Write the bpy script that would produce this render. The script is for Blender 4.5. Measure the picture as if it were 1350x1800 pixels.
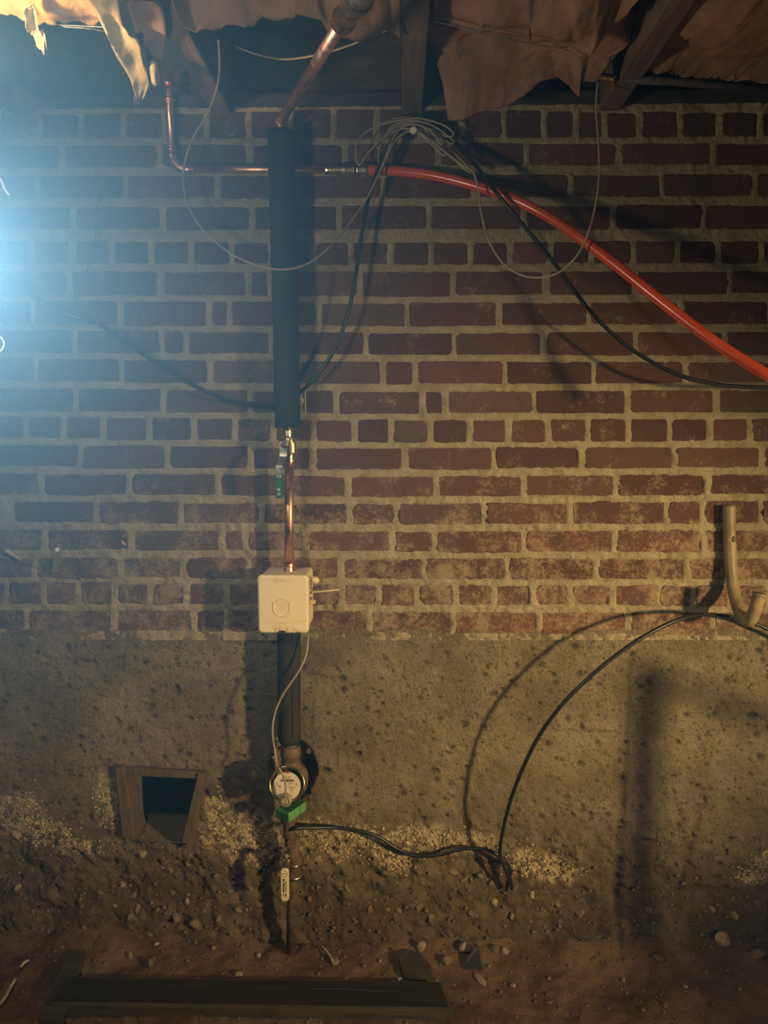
import bpy, bmesh, math, random
import numpy as np
from mathutils import Vector, Matrix

random.seed(7)
rng = np.random.default_rng(7)
S = bpy.context.scene
C = S.collection
for o in list(bpy.data.objects):
    bpy.data.objects.remove(o)

# ------------------------------------------------------------------ camera
FPX, CX, CY = 1352.0, 675.0, 900.0
CAM = Vector((0.0, -1.9, 1.333))
PITCH, YAW, ROLL = 6.2, 1.1, 0.0
cam_data = bpy.data.cameras.new('camera')
cam = bpy.data.objects.new('camera', cam_data)
C.objects.link(cam)
R = (Matrix.Rotation(math.radians(YAW), 4, 'Z') @ Matrix.Rotation(math.radians(90 - PITCH), 4, 'X')
     @ Matrix.Rotation(math.radians(ROLL), 4, 'Z'))
cam.matrix_world = Matrix.Translation(CAM) @ R
cam_data.sensor_fit = 'VERTICAL'
cam_data.sensor_height = 24.0
cam_data.lens = 24.0 * FPX / 1800.0
cam_data.clip_start = 0.02
S.camera = cam
R3 = R.to_3x3()

# ------------------------------------------------------------------ world, lamps, exposure
w = bpy.data.worlds.new('world'); S.world = w; w.use_nodes = True
w.node_tree.nodes['Background'].inputs[0].default_value = (0.55, 0.62, 0.60, 1)
w.node_tree.nodes['Background'].inputs[1].default_value = 0.011
S.view_settings.view_transform = 'Standard'
S.view_settings.look = 'None'
S.view_settings.exposure = 0.0
S.view_settings.gamma = 1.0
S.view_settings.use_curve_mapping = False
S.cycles.use_denoising = True
S.cycles.max_bounces = 6
S.cycles.volume_bounces = 0
S.cycles.sample_clamp_indirect = 3.0


def ray(px, py):
    return R3 @ Vector(((px - CX) / FPX, -(py - CY) / FPX, -1.0))


def W(px, py, y=0.0):            # pixel -> point on the vertical plane at this y
    d = ray(px, py)
    return CAM + d * ((y - CAM.y) / d.y)


def Zp(px, py, z=0.0):           # pixel -> point on the horizontal plane at this z
    d = ray(px, py)
    return CAM + d * ((z - CAM.z) / d.z)


def lamp(name, kind, loc, energy, color, radius, target=None, size=None, blend=None):
    l = bpy.data.lights.new(name, kind)
    l.energy = energy; l.color = color; l.shadow_soft_size = radius
    o = bpy.data.objects.new(name, l); C.objects.link(o); o.location = loc
    if target is not None:
        o.rotation_euler = (Vector(target) - Vector(loc)).to_track_quat('-Z', 'Y').to_euler()
    if size:
        l.spot_size = math.radians(size); l.spot_blend = blend
    return o


WORK = Vector((2.3, -2.35, 1.26))
# warm work light standing to the right of the photographer, low, aimed at the brick wall
lamp('work_light', 'SPOT', WORK, 540, (1.0, 0.70, 0.31), 0.085, W(800, 1170), 39, 1.0)
# bare lamp hanging just outside the frame on the left
HANG = W(-150, 450, -0.90)
lamp('hanging_lamp', 'POINT', HANG, 27.0, (1.0, 0.78, 0.50), 0.05)

# warm fill spot added to brighten the insulation, unseen left of the frame
UPL = W(-150, 130, -0.62)
lamp('insulation_fill_light', 'SPOT', UPL, 42.0, (1.0, 0.64, 0.27), 0.03, Zp(95, 0, 2.1), 66, 0.7)
# fill light added to lift the floor on the right, outside the frame
lamp('floor_fill_light', 'POINT', (1.0, -1.2, 0.5), 5.0, (1.0, 0.76, 0.56), 0.06)


# ------------------------------------------------------------------ noise
def vnoise(x, y, seed=0):
    g = np.random.default_rng(seed).random((256, 256))
    xi = np.floor(x).astype(int); yi = np.floor(y).astype(int)
    fx = x - xi; fy = y - yi
    fx = fx * fx * (3 - 2 * fx); fy = fy * fy * (3 - 2 * fy)
    a = g[xi % 256, yi % 256]; b = g[(xi + 1) % 256, yi % 256]
    c = g[xi % 256, (yi + 1) % 256]; d = g[(xi + 1) % 256, (yi + 1) % 256]
    return (a * (1 - fx) + b * fx) * (1 - fy) + (c * (1 - fx) + d * fx) * fy - 0.5


def fbm(x, y, seed=0, octv=4, gain=0.55):
    s = 0; a = 1.0; t = 0
    for k in range(octv):
        s = s + a * vnoise(x * 2 ** k + 17.3 * k, y * 2 ** k + 5.1 * k, seed + k)
        t += a; a *= gain
    return s / t * 2


def sstep(a, b, x):
    t = np.clip((x - a) / (b - a), 0, 1)
    return t * t * (3 - 2 * t)


# ------------------------------------------------------------------ materials
class N:
    def __init__(self, name):
        self.m = bpy.data.materials.new(name); self.m.use_nodes = True
        self.t = self.m.node_tree
        self.b = self.t.nodes['Principled BSDF']

    def n(self, kind, **kw):
        nd = self.t.nodes.new(kind)
        for k, v in kw.items():
            if k in nd.inputs.keys() or isinstance(k, int):
                self.set(nd.inputs[k], v)
            else:
                setattr(nd, k, v)
        return nd

    def set(self, sock, v):
        if hasattr(v, 'is_output'):
            self.t.links.new(v, sock)
        else:
            sock.default_value = v

    def coord(self, kind='Object'):
        return self.n('ShaderNodeTexCoord').outputs[kind]

    def pos(self):
        return self.n('ShaderNodeNewGeometry').outputs['Position']

    def noise(self, vec, scale, detail=4, rough=0.55):
        nd = self.n('ShaderNodeTexNoise')
        self.set(nd.inputs['Vector'], vec)
        nd.inputs['Scale'].default_value = scale
        nd.inputs['Detail'].default_value = detail
        nd.inputs['Roughness'].default_value = rough
        return nd.outputs['Fac']

    def voro(self, vec, scale, feature='F1'):
        nd = self.n('ShaderNodeTexVoronoi', feature=feature)
        self.set(nd.inputs['Vector'], vec)
        nd.inputs['Scale'].default_value = scale
        return nd

    def ramp(self, fac, a, b, ca=0.0, cb=1.0):
        nd = self.n('ShaderNodeMapRange')
        nd.interpolation_type = 'SMOOTHSTEP'
        self.set(nd.inputs[0], fac)
        for i, v in zip((1, 2, 3, 4), (a, b, ca, cb)):
            nd.inputs[i].default_value = v
        return nd.outputs[0]

    def math(self, op, a, b):
        nd = self.n('ShaderNodeMath', operation=op)
        self.set(nd.inputs[0], a); self.set(nd.inputs[1], b)
        return nd.outputs[0]

    def mix(self, fac, a, b, mode='MIX'):
        nd = self.n('ShaderNodeMix', data_type='RGBA', blend_type=mode)
        self.set(nd.inputs[0], fac)
        for i, v in ((6, a), (7, b)):
            if isinstance(v, tuple):
                v = (*v[:3], 1)
            self.set(nd.inputs[i], v)
        return nd.outputs[2]

    def sep(self, vec, axis):
        nd = self.n('ShaderNodeSeparateXYZ'); self.set(nd.inputs[0], vec)
        return nd.outputs[axis]

    def rnd(self):
        return self.n('ShaderNodeObjectInfo').outputs['Random']

    def bump(self, h, strength=0.5, dist=0.01):
        nd = self.n('ShaderNodeBump')
        self.set(nd.inputs['Height'], h)
        nd.inputs['Strength'].default_value = strength
        nd.inputs['Distance'].default_value = dist
        self.t.links.new(nd.outputs[0], self.b.inputs['Normal'])

    def out(self, color=None, rough=None, metal=None, spec=None):
        if color is not None:
            self.set(self.b.inputs['Base Color'], (*color[:3], 1) if isinstance(color, tuple) else color)
        if rough is not None:
            self.set(self.b.inputs['Roughness'], rough)
        if metal is not None:
            self.set(self.b.inputs['Metallic'], metal)
        if spec is not None:
            self.set(self.b.inputs['Specular IOR Level'], spec)
        return self.m


def plain(name, color, rough=0.6, metal=0.0, var=0.25, scale=40, bump=0.0, spec=None):
    n = N(name)
    f = n.noise(n.pos(), scale, 4)
    dark = tuple(c * (1 - var) for c in color); lite = tuple(min(1, c * (1 + var)) for c in color)
    if bump:
        n.bump(f, bump, 0.004)
    return n.out(n.mix(n.ramp(f, 0.3, 0.7), dark, lite), rough, metal, spec)


def m_brick():
    n = N('brick_clay'); p = n.pos(); r = n.rnd()
    z = n.sep(p, 2)
    c = n.mix(r, (0.085, 0.039, 0.029), (0.148, 0.066, 0.046))
    r2 = n.math('FRACT', n.math('MULTIPLY', r, 7.31), 0.0)
    c = n.mix(n.ramp(r2, 0.7, 1.0, 0, 0.6), c, (0.13, 0.085, 0.058))
    blot = n.noise(p, 14, 5)
    c = n.mix(n.ramp(blot, 0.48, 0.72, 0, 0.75), c, (0.085, 0.060, 0.045))
    spk = n.noise(p, 240, 3)
    c = n.mix(n.ramp(spk, 0.55, 0.8, 0, 0.35), c, (0.26, 0.16, 0.10))
    # lime and mortar dust, heavier on the lower courses
    low = n.ramp(z, 1.32, 0.95, 0.0, 1.0)
    d1 = n.noise(p, 13, 6, 0.7); d2 = n.noise(p, 120, 4, 0.75)
    thr = n.math('ADD', n.math('MULTIPLY', d1, 0.62), n.math('MULTIPLY', d2, 0.38))
    dust = n.math('ADD', thr, n.math('MULTIPLY', low, 0.10))
    c = n.mix(n.ramp(dust, 0.53, 0.70, 0, 0.85), c, (0.36, 0.265, 0.155))
    # old drips and scratches
    mp = n.n('ShaderNodeMapping'); n.set(mp.inputs[0], p); mp.inputs['Scale'].default_value = (60, 60, 8)
    dr = n.noise(mp.outputs[0], 1.0, 3)
    c = n.mix(n.ramp(dr, 0.66, 0.78, 0, 0.3), c, (0.36, 0.28, 0.18))
    n.bump(n.math('ADD', n.math('MULTIPLY', blot, 0.6), n.math('MULTIPLY', n.noise(p, 150, 5, 0.7), 0.9)), 0.8, 0.006)
    return n.out(c, 0.9, 0, 0.25)


def m_mortar():
    n = N('mortar'); p = n.pos()
    a = n.noise(p, 22, 5, 0.6); b = n.noise(p, 260, 3, 0.7)
    c = n.mix(n.ramp(a, 0.3, 0.7), (0.40, 0.325, 0.20), (0.58, 0.485, 0.315))
    c = n.mix(n.ramp(b, 0.52, 0.70, 0, 0.65), c, (0.20, 0.15, 0.09))
    n.bump(n.math('ADD', n.noise(p, 110, 5, 0.7), n.math('MULTIPLY', b, 0.8)), 1.0, 0.008)
    return n.out(c, 0.95, 0, 0.2)


def m_concrete():
    n = N('old_concrete'); p = n.pos(); z = n.sep(p, 2)
    att = lambda k: n.n('ShaderNodeAttribute', attribute_name=k).outputs['Fac']
    a = n.noise(p, 5, 6, 0.6); b = n.noise(p, 150, 5, 0.75); k = n.noise(p, 34, 5, 0.7)
    c = n.mix(n.ramp(a, 0.35, 0.68), (0.225, 0.178, 0.108), (0.37, 0.305, 0.195))
    c = n.mix(n.ramp(k, 0.50, 0.72, 0, 0.55), c, (0.15, 0.118, 0.072))
    c = n.mix(n.ramp(b, 0.50, 0.68, 0, 0.75), c, (0.105, 0.080, 0.048))
    c = n.mix(n.ramp(b, 0.46, 0.34, 0, 0.45), c, (0.50, 0.41, 0.27))
    pit = n.voro(p, 75).outputs['Distance']
    pm = n.math('MULTIPLY', n.ramp(pit, 0.26, 0.16), n.ramp(k, 0.47, 0.58))
    c = n.mix(n.math('MULTIPLY', pm, 0.85), c, (0.045, 0.034, 0.022))
    c = n.mix(n.math('MULTIPLY', att('pit'), 0.7), c, (0.05, 0.038, 0.024))
    # earth stain rising from the ground
    wz = n.math('ADD', z, n.math('MULTIPLY', n.math('SUBTRACT', n.noise(p, 7, 5), 0.5), 0.34))
    c = n.mix(n.ramp(wz, 0.32, 0.10, 0, 0.90), c, n.mix(n.ramp(b, 0.4, 0.65), (0.150, 0.098, 0.052), (0.070, 0.046, 0.026)))
    # aggregate pebbles laid bare
    tone = n.mix(att('tone'), (0.125, 0.088, 0.050), (0.27, 0.20, 0.12))
    c = n.mix(n.math('MULTIPLY', att('pebble'), 0.8), c, tone)
    # salt bloom
    crust = n.math('MULTIPLY', att('crust'), n.ramp(n.noise(p, 55, 6, 0.78), 0.46, 0.58))
    c = n.mix(n.math('MULTIPLY', crust, 0.92), c, (0.66, 0.53, 0.32))
    n.bump(n.math('ADD', n.math('MULTIPLY', k, 1.0), n.math('MULTIPLY', b, 0.9)), 1.0, 0.010)
    return n.out(c, 0.95, 0, 0.2)


def m_dirt():
    n = N('dirt'); p = n.pos()
    a = n.noise(p, 6, 6, 0.6); b = n.noise(p, 130, 4, 0.7); k = n.noise(p, 28, 5, 0.6)
    c = n.mix(n.ramp(a, 0.35, 0.65), (0.100, 0.060, 0.033), (0.205, 0.128, 0.074))
    c = n.mix(n.ramp(b, 0.56, 0.72, 0, 0.55), c, (0.30, 0.20, 0.115))
    c = n.mix(n.ramp(k, 0.55, 0.75, 0, 0.6), c, (0.075, 0.045, 0.024))
    n.bump(n.math('ADD', k, n.math('MULTIPLY', b, 0.5)), 0.8, 0.008)
    return n.out(c, 0.97, 0, 0.15)


def m_wood(name, ca, cb, along=(1, 1, 1), rough=0.85):
    n = N(name); p = n.pos()
    mp = n.n('ShaderNodeMapping'); n.set(mp.inputs[0], p); mp.inputs['Scale'].default_value = along
    g = n.noise(mp.outputs[0], 6, 6, 0.6)
    c = n.mix(n.ramp(g, 0.3, 0.7), ca, cb)
    c = n.mix(n.ramp(n.noise(p, 9, 4), 0.55, 0.75, 0, 0.5), c, tuple(x * 0.5 for x in ca))
    n.bump(g, 0.5, 0.004)
    return n.out(c, rough, 0, 0.25)


def m_insul(name, ca, cb, cc):
    n = N(name); p = n.pos()
    a = n.noise(p, 7, 5, 0.6); b = n.noise(p, 60, 5, 0.7)
    c = n.mix(n.ramp(a, 0.35, 0.65), ca, cb)
    c = n.mix(n.ramp(b, 0.5, 0.75, 0, 0.45), c, cc)
    n.bump(n.math('ADD', a, n.math('MULTIPLY', b, 0.3)), 0.45, 0.02)
    return n.out(c, 0.95, 0, 0.1)


def m_metal(name, ca, cb, rough):
    n = N(name); p = n.pos()
    a = n.noise(p, 30, 5, 0.6)
    c = n.mix(n.ramp(a, 0.35, 0.7), ca, cb)
    return n.out(c, n.ramp(n.noise(p, 55, 4), 0.3, 0.8, rough * 0.8, rough * 1.5), 1.0)


def m_box():
    n = N('box_plastic'); p = n.pos(); z = n.sep(p, 2)
    c = (0.86, 0.73, 0.47)
    c = n.mix(n.ramp(n.noise(p, 11, 4), 0.4, 0.7, 0, 0.5), c, (0.90, 0.80, 0.58))
    zb = W(498, 1113, -0.142).z
    grime = n.math('MULTIPLY', n.ramp(z, zb + 0.030, zb + 0.004), n.ramp(n.noise(p, 60, 5, 0.7), 0.52, 0.64))
    c = n.mix(n.math('MULTIPLY', grime, 0.7), c, (0.14, 0.115, 0.06))
    spots = n.ramp(n.noise(p, 150, 2), 0.72, 0.78, 0, 0.6)
    c = n.mix(spots, c, (0.25, 0.19, 0.10))
    return n.out(c, 0.42)


def m_foam(name='foam_rubber', col=(0.013, 0.018, 0.015)):
    n = N(name); p = n.pos()
    b = n.noise(p, 150, 3, 0.6)
    c = n.mix(n.ramp(b, 0.64, 0.76, 0, 0.7), col, (0.13, 0.125, 0.06))
    c = n.mix(n.ramp(n.noise(p, 9, 4), 0.45, 0.7, 0, 0.5), c, tuple(x * 2.2 for x in col))
    n.bump(b, 0.3, 0.003)
    return n.out(c, 0.8, 0, 0.3)


M = {
    'brick': m_brick(), 'mortar': m_mortar(), 'concrete': m_concrete(), 'dirt': m_dirt(),
    'joist': m_wood('joist_wood', (0.105, 0.072, 0.048), (0.19, 0.125, 0.082), (12, 1, 12)),
    'darkwood': m_wood('dark_wood', (0.052, 0.045, 0.032), (0.088, 0.073, 0.051), (1, 12, 12)),
    'rimwood': m_wood('rim_wood', (0.035, 0.030, 0.024), (0.06, 0.048, 0.036), (1, 8, 8)),
    'framewood': m_wood('frame_wood', (0.085, 0.064, 0.038), (0.15, 0.108, 0.066), (20, 20, 3)),
    'kraft': m_insul('kraft_paper', (0.42, 0.24, 0.10), (0.62, 0.38, 0.17), (0.36, 0.20, 0.08)),
    'flap': m_insul('torn_paper', (0.36, 0.28, 0.15), (0.52, 0.42, 0.25), (0.28, 0.20, 0.11)),
    'batt': m_insul('glass_wool', (0.22, 0.120, 0.072), (0.33, 0.185, 0.110), (0.15, 0.082, 0.050)),
    'batt_dark': m_insul('old_wool_and_shaded_paper', (0.20, 0.12, 0.072), (0.29, 0.175, 0.105), (0.13, 0.078, 0.047)),
    'copper': m_metal('copper', (0.88, 0.46, 0.31), (0.92, 0.53, 0.37), 0.36),
    'brass': m_metal('brass', (0.72, 0.52, 0.20), (0.85, 0.68, 0.36), 0.24),
    'steel': m_metal('dull_steel', (0.48, 0.45, 0.40), (0.66, 0.63, 0.57), 0.32),
    'foam': m_foam(), 'foam2': m_foam('foam_rubber_plain', (0.022, 0.020, 0.017)),
    'hose_red': plain('red_plastic', (0.58, 0.078, 0.026), 0.22, 0, 0.12, 8),
    'black': plain('black_rubber', (0.012, 0.013, 0.011), 0.38, 0, 0.3, 60),
    'beige': plain('beige_sheath', (0.34, 0.275, 0.19), 0.45, 0, 0.15, 50),
    'cream': plain('cream_plastic', (0.72, 0.60, 0.38), 0.4, 0, 0.08, 60),
    'white': plain('white_plastic', (0.70, 0.66, 0.56), 0.4, 0, 0.1, 60),
    'box': m_box(),
    'boxink': plain('faint_grey_print', (0.62, 0.52, 0.31), 0.6, 0, 0.05),
    'conduit': plain('dusty_conduit', (0.27, 0.20, 0.105), 0.5, 0, 0.3, 26, 0.15),
    'conduitdark': plain('hose_mark_black', (0.02, 0.018, 0.012), 0.6),
    'green': plain('green_plastic', (0.10, 0.30, 0.10), 0.5, 0, 0.18, 30),
    'greenhandle': plain('green_grip', (0.012, 0.105, 0.052), 0.5, 0, 0.1, 30),
    'print': plain('pale_print', (0.55, 0.62, 0.50), 0.6, 0, 0.1),
    'printdim': plain('dim_green_print', (0.10, 0.22, 0.13), 0.6, 0, 0.1),
    'ink': plain('dark_print', (0.035, 0.045, 0.05), 0.6),
    'olive': plain('olive_print', (0.22, 0.20, 0.07), 0.6),
    'dial': plain('dial_paper', (0.66, 0.54, 0.40), 0.5, 0, 0.10, 120),
    'dialred': plain('dial_red', (0.30, 0.03, 0.035), 0.5),
    'dialgrey': plain('grey_cap', (0.30, 0.25, 0.17), 0.45, 0, 0.15, 60),
    'bronze': plain('meter_bronze', (0.115, 0.075, 0.042), 0.6, 0, 0.4, 30, 0.3),
    'rust': plain('rusty_pipe', (0.10, 0.060, 0.034), 0.75, 0, 0.45, 50, 0.4),
    'stone': plain('brown_stone', (0.165, 0.118, 0.068), 0.9, 0, 0.4, 45, 0.5),
    'palestone': plain('pale_stone', (0.30, 0.23, 0.145), 0.9, 0, 0.3, 60, 0.4),
    'slate': plain('dark_slate', (0.042, 0.035, 0.026), 0.9, 0, 0.3, 35, 0.3),
    'shard': plain('black_shard', (0.005, 0.006, 0.010), 0.55, 0, 0.3, 30),
    'twig': plain('bleached_twig', (0.46, 0.40, 0.29), 0.85, 0, 0.25, 60, 0.3),
    'pinkbit': plain('pink_flake', (0.50, 0.27, 0.18), 0.85, 0, 0.2, 60),
    'iron': plain('dull_iron', (0.075, 0.062, 0.050), 0.7, 0, 0.3, 60),
}

# ------------------------------------------------------------------ builders
ORIG = {}


def props(o, label=None, cat=None, group=None, kind=None):
    for k, v in (('label', label), ('category', cat), ('group', group), ('kind', kind)):
        if v:
            o[k] = v
    return o


def mesh(name, verts, faces, mat, parent=None, smooth=False, loc=None):
    V = np.asarray([tuple(v) for v in verts], dtype=float) if not isinstance(verts, np.ndarray) else verts
    if parent is not None:
        off = ORIG[parent.name]
    elif loc is not None:
        off = np.array(loc, float)
    else:
        off = np.array([(V[:, 0].min() + V[:, 0].max()) / 2, (V[:, 1].min() + V[:, 1].max()) / 2, V[:, 2].min()])
    me = bpy.data.meshes.new(name)
    me.from_pydata((V - off).tolist(), [], faces if isinstance(faces, list) else faces.tolist())
    me.materials.append(mat)
    if smooth:
        me.polygons.foreach_set('use_smooth', [True] * len(me.polygons))
    me.update()
    o = bpy.data.objects.new(name, me); C.objects.link(o)
    if parent is not None:
        o.parent = parent
    else:
        o.location = off
    ORIG[o.name] = off
    return o


def empty(name, loc, label, cat, group=None, kind=None):
    o = bpy.data.objects.new(name, None); C.objects.link(o); o.location = loc
    o.empty_display_size = 0.05
    ORIG[o.name] = np.array(loc, float)
    return props(o, label, cat, group, kind)


def spline(pts, k=8):
    P = [Vector(p) for p in pts]
    if len(P) < 3:
        return P
    P = [P[0] * 2 - P[1]] + P + [P[-1] * 2 - P[-2]]
    out = []
    for i in range(1, len(P) - 2):
        a, b, c, d = P[i - 1:i + 3]
        for j in range(k):
            t = j / k
            out.append(0.5 * ((2 * b) + (c - a) * t + (2 * a - 5 * b + 4 * c - d) * t * t + (3 * b - a - 3 * c + d) * t ** 3))
    out.append(P[-2])
    return out


def tubev(P, rad, seg=8, cap=True, flat=1.0):
    P = [Vector(p) for p in P]
    n = len(P)
    if not hasattr(rad, '__len__'):
        rad = [rad] * n
    T = []
    for i in range(n):
        t = P[min(i + 1, n - 1)] - P[max(i - 1, 0)]
        if t.length < 1e-9:
            t = T[-1] if T else Vector((0, 0, 1))
        T.append(t.normalized())
    u = T[0].cross(Vector((0, 1, 0)))
    if u.length < 0.1:
        u = T[0].cross(Vector((1, 0, 0)))
    u.normalize()
    V, F = [], []
    for i in range(n):
        u = (u - T[i] * u.dot(T[i])).normalized()
        v = T[i].cross(u)
        for s in range(seg):
            a = 2 * math.pi * s / seg
            V.append(P[i] + (u * math.cos(a) + v * math.sin(a) * flat) * rad[i])
    for i in range(n - 1):
        for s in range(seg):
            a = i * seg + s; b = i * seg + (s + 1) % seg
            F.append((a, b, b + seg, a + seg))
    if cap:
        F.append(tuple(range(seg))[::-1]); F.append(tuple((n - 1) * seg + s for s in range(seg)))
    return V, F


def tube(name, P, rad, mat, parent=None, seg=8, smooth=True):
    return mesh(name, *tubev(P, rad, seg), mat, parent, smooth)


def rod(name, p0, p1, prof, mat, parent=None, seg=16, smooth=False, cap=True):
    p0, p1 = Vector(p0), Vector(p1)
    P = [p0.lerp(p1, t) for t, r in prof]
    ax = (p1 - p0).normalized()
    V, F = [], []
    u = ax.cross(Vector((0, 1, 0)))
    if u.length < 0.1:
        u = ax.cross(Vector((1, 0, 0)))
    u.normalize(); v = ax.cross(u)
    for c, (t, r) in zip(P, prof):
        V += [c + (u * math.cos(2 * math.pi * k / seg) + v * math.sin(2 * math.pi * k / seg)) * r for k in range(seg)]
    for i in range(len(P) - 1):
        for k in range(seg):
            a = i * seg + k; b = i * seg + (k + 1) % seg
            F.append((a, b, b + seg, a + seg))
    if cap:
        F.append(tuple(range(seg))[::-1]); F.append(tuple((len(P) - 1) * seg + k for k in range(seg)))
    return mesh(name, V, F, mat, parent, smooth)


def join(parts):
    V, F = [], []
    for v, f in parts:
        k = len(V); V += [tuple(x) for x in v]
        F += [tuple(i + k for i in q) for q in f]
    return V, F


def boxv(a, b, M3=None, c=None, taper=0.0):
    x0, y0, z0 = a; x1, y1, z1 = b
    V = [Vector(p) for p in ((x0, y0, z0), (x1, y0, z0), (x1, y1, z0), (x0, y1, z0), (x0, y0, z1), (x1, y0, z1), (x1, y1, z1), (x0, y1, z1))]
    if M3 is not None:
        V = [M3 @ v for v in V]
    if c is not None:
        V = [v + Vector(c) for v in V]
    return V, [(0, 3, 2, 1), (4, 5, 6, 7), (0, 1, 5, 4), (1, 2, 6, 5), (2, 3, 7, 6), (3, 0, 4, 7)]


def bevelled(V, F, w=0.003, seg=2):
    bm = bmesh.new()
    vs = [bm.verts.new(v) for v in V]
    for f in F:
        bm.faces.new([vs[i] for i in f])
    bm.normal_update()
    bmesh.ops.bevel(bm, geom=list(bm.edges), offset=w, segments=seg, affect='EDGES', profile=0.6)
    bm.verts.index_update()
    V2 = [v.co.copy() for v in bm.verts]; F2 = [tuple(v.index for v in f.verts) for f in bm.faces]
    bm.free()
    return V2, F2


def rrect(x0, z0, x1, z1, r, k=4):
    out = []
    for cx, cz, a0 in ((x1 - r, z1 - r, 0), (x0 + r, z1 - r, 90), (x0 + r, z0 + r, 180), (x1 - r, z0 + r, 270)):
        for j in range(k + 1):
            a = math.radians(a0 + 90 * j / k)
            out.append((cx + r * math.cos(a), cz + r * math.sin(a)))
    return out


def loft(loops):                  # list of (outline [(x,z)], y) -> closed shell
    V, F = [], []
    n = len(loops[0][0])
    for pts, y in loops:
        V += [(x, y, z) for x, z in pts]
    for i in range(len(loops) - 1):
        for s in range(n):
            a = i * n + s; b = i * n + (s + 1) % n
            F.append((a, a + n, b + n, b))
    F.append(tuple(range(n))); F.append(tuple(range((len(loops) - 1) * n, len(loops) * n))[::-1])
    return V, F


def inset(pts, d):
    cx = sum(p[0] for p in pts) / len(pts); cz = sum(p[1] for p in pts) / len(pts)
    hx = max(abs(p[0] - cx) for p in pts); hz = max(abs(p[1] - cz) for p in pts)
    return [(cx + (x - cx) * (hx - d) / hx, cz + (z - cz) * (hz - d) / hz) for x, z in pts]


def rockv(c, s, seed, rot=None, sub=2, jag=0.28):
    bm = bmesh.new()
    bmesh.ops.create_icosphere(bm, subdivisions=sub, radius=1.0)
    r = random.Random(seed)
    pl = [(Vector((r.uniform(-1, 1), r.uniform(-1, 1), r.uniform(-1, 1))).normalized(), r.uniform(0.55, 0.9)) for _ in range(9)]
    V = []
    for v in bm.verts:
        p = v.co.copy()
        for nrm, d in pl:
            k = p.dot(nrm)
            if k > d:
                p -= nrm * (k - d)
        p += p.normalized() * r.uniform(-jag, jag) * 0.12
        p = Vector((p.x * s[0], p.y * s[1], p.z * s[2]))
        if rot is not None:
            p = rot @ p
        V.append(p + Vector(c))
    bm.verts.index_update()
    F = [tuple(v.index for v in f.verts) for f in bm.faces]
    bm.free()
    return V, F


def gridfaces(nu, nv):
    i = np.arange(nu * nv).reshape(nv, nu)
    return np.stack([i[:-1, :-1].ravel(), i[1:, :-1].ravel(), i[1:, 1:].ravel(), i[:-1, 1:].ravel()], 1)


def wallgrid(x0, x1, y0, y1, step):
    nu = int((x1 - x0) / step) + 1; nv = int((y1 - y0) / step) + 1
    px, py = np.meshgrid(np.linspace(x0, x1, nu), np.linspace(y0, y1, nv))
    A = np.array(R3)
    d = np.stack([(px - CX) / FPX, -(py - CY) / FPX, -np.ones_like(px)], -1) @ A.T
    P = np.array(CAM) + d * ((0 - CAM.y) / d[..., 1:2])
    return px, py, P, nu, nv


# ------------------------------------------------------------------ the brick wall
ROWS = [  # top/bottom at x=0, 675, 1350, then the upright joints
    ((205, 243), (192, 243), (200, 240), [-78, -5, 70, 143, 217, 290, 363, 437, 510, 585, 663, 738, 812, 885, 957, 1012, 1063, 1125, 1195, 1265, 1337, 1410]),
    ((257, 294), (253, 291), (252, 290), [-50, 110, 280, 440, 607, 770, 925, 1088, 1253, 1420]),
    ((311, 350), (310, 348), (306, 345), [-90, 67, 220, 383, 520, 673, 833, 1003, 1163, 1327, 1480]),
    ((365, 403), (363, 403), (361, 402), [-20, 130, 287, 443, 597, 755, 920, 1077, 1237, 1395]),
    ((423, 462), (427, 465), (424, 462), [-13, 57, 127, 197, 267, 337, 407, 478, 550, 617, 687, 757, 827, 897, 967, 1040, 1113, 1190, 1263, 1337, 1410]),
    ((477, 518), (478, 521), (477, 515), [-40, 122, 282, 437, 475, 633, 797, 960, 1117, 1283, 1440]),
    ((530, 570), (533, 574), (531, 568), [-100, 57, 213, 367, 405, 560, 717, 878, 1035, 1198, 1355]),
    ((580, 619), (586, 624), (583, 624), [-25, 132, 285, 327, 478, 643, 798, 955, 1117, 1275, 1432]),
    ((630, 670), (637, 675), (637, 673), [-95, 62, 215, 370, 520, 673, 730, 887, 1045, 1205, 1365]),
    ((682, 722), (689, 727), (686, 725), [-20, 133, 288, 440, 533, 592, 743, 783, 939, 1103, 1258, 1415]),
    ((732, 770), (739, 778), (736, 775), [-25, 45, 112, 183, 263, 340, 413, 480, 552, 622, 688, 757, 827, 893, 963, 1035, 1105, 1178, 1247, 1318, 1390]),
    ((783, 820), (787, 826), (786, 821), [-10, 142, 295, 440, 550, 712, 867, 1023, 1185, 1340, 1500]),
    ((832, 868), (838, 874), (833, 869), [-80, 73, 227, 383, 510, 612, 767, 920, 1083, 1243, 1400]),
    ((880, 918), (887, 921), (880, 920), [20, 170, 317, 460, 614, 697, 852, 1003, 1172, 1235, 1337, 1490]),
    ((932, 967), (935, 969), (933, 971), [-75, 78, 232, 390, 432, 537, 690, 763, 922, 1080, 1237, 1395]),
    ((980, 1015), (982, 1018), (981, 1020), [-90, 60, 213, 323, 437, 597, 745, 893, 1048, 1207, 1365]),
    ((1025, 1062), (1028, 1063), (1030, 1066), [-60, 10, 77, 138, 200, 265, 328, 397, 465, 533, 600, 667, 733, 802, 868, 937, 1003, 1075, 1157, 1220, 1285, 1350, 1420]),
    ((1073, 1107), (1075, 1112), (1078, 1117), [-100, 48, 200, 340, 397, 500, 650, 797, 948, 1103, 1253, 1400]),
]


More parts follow.
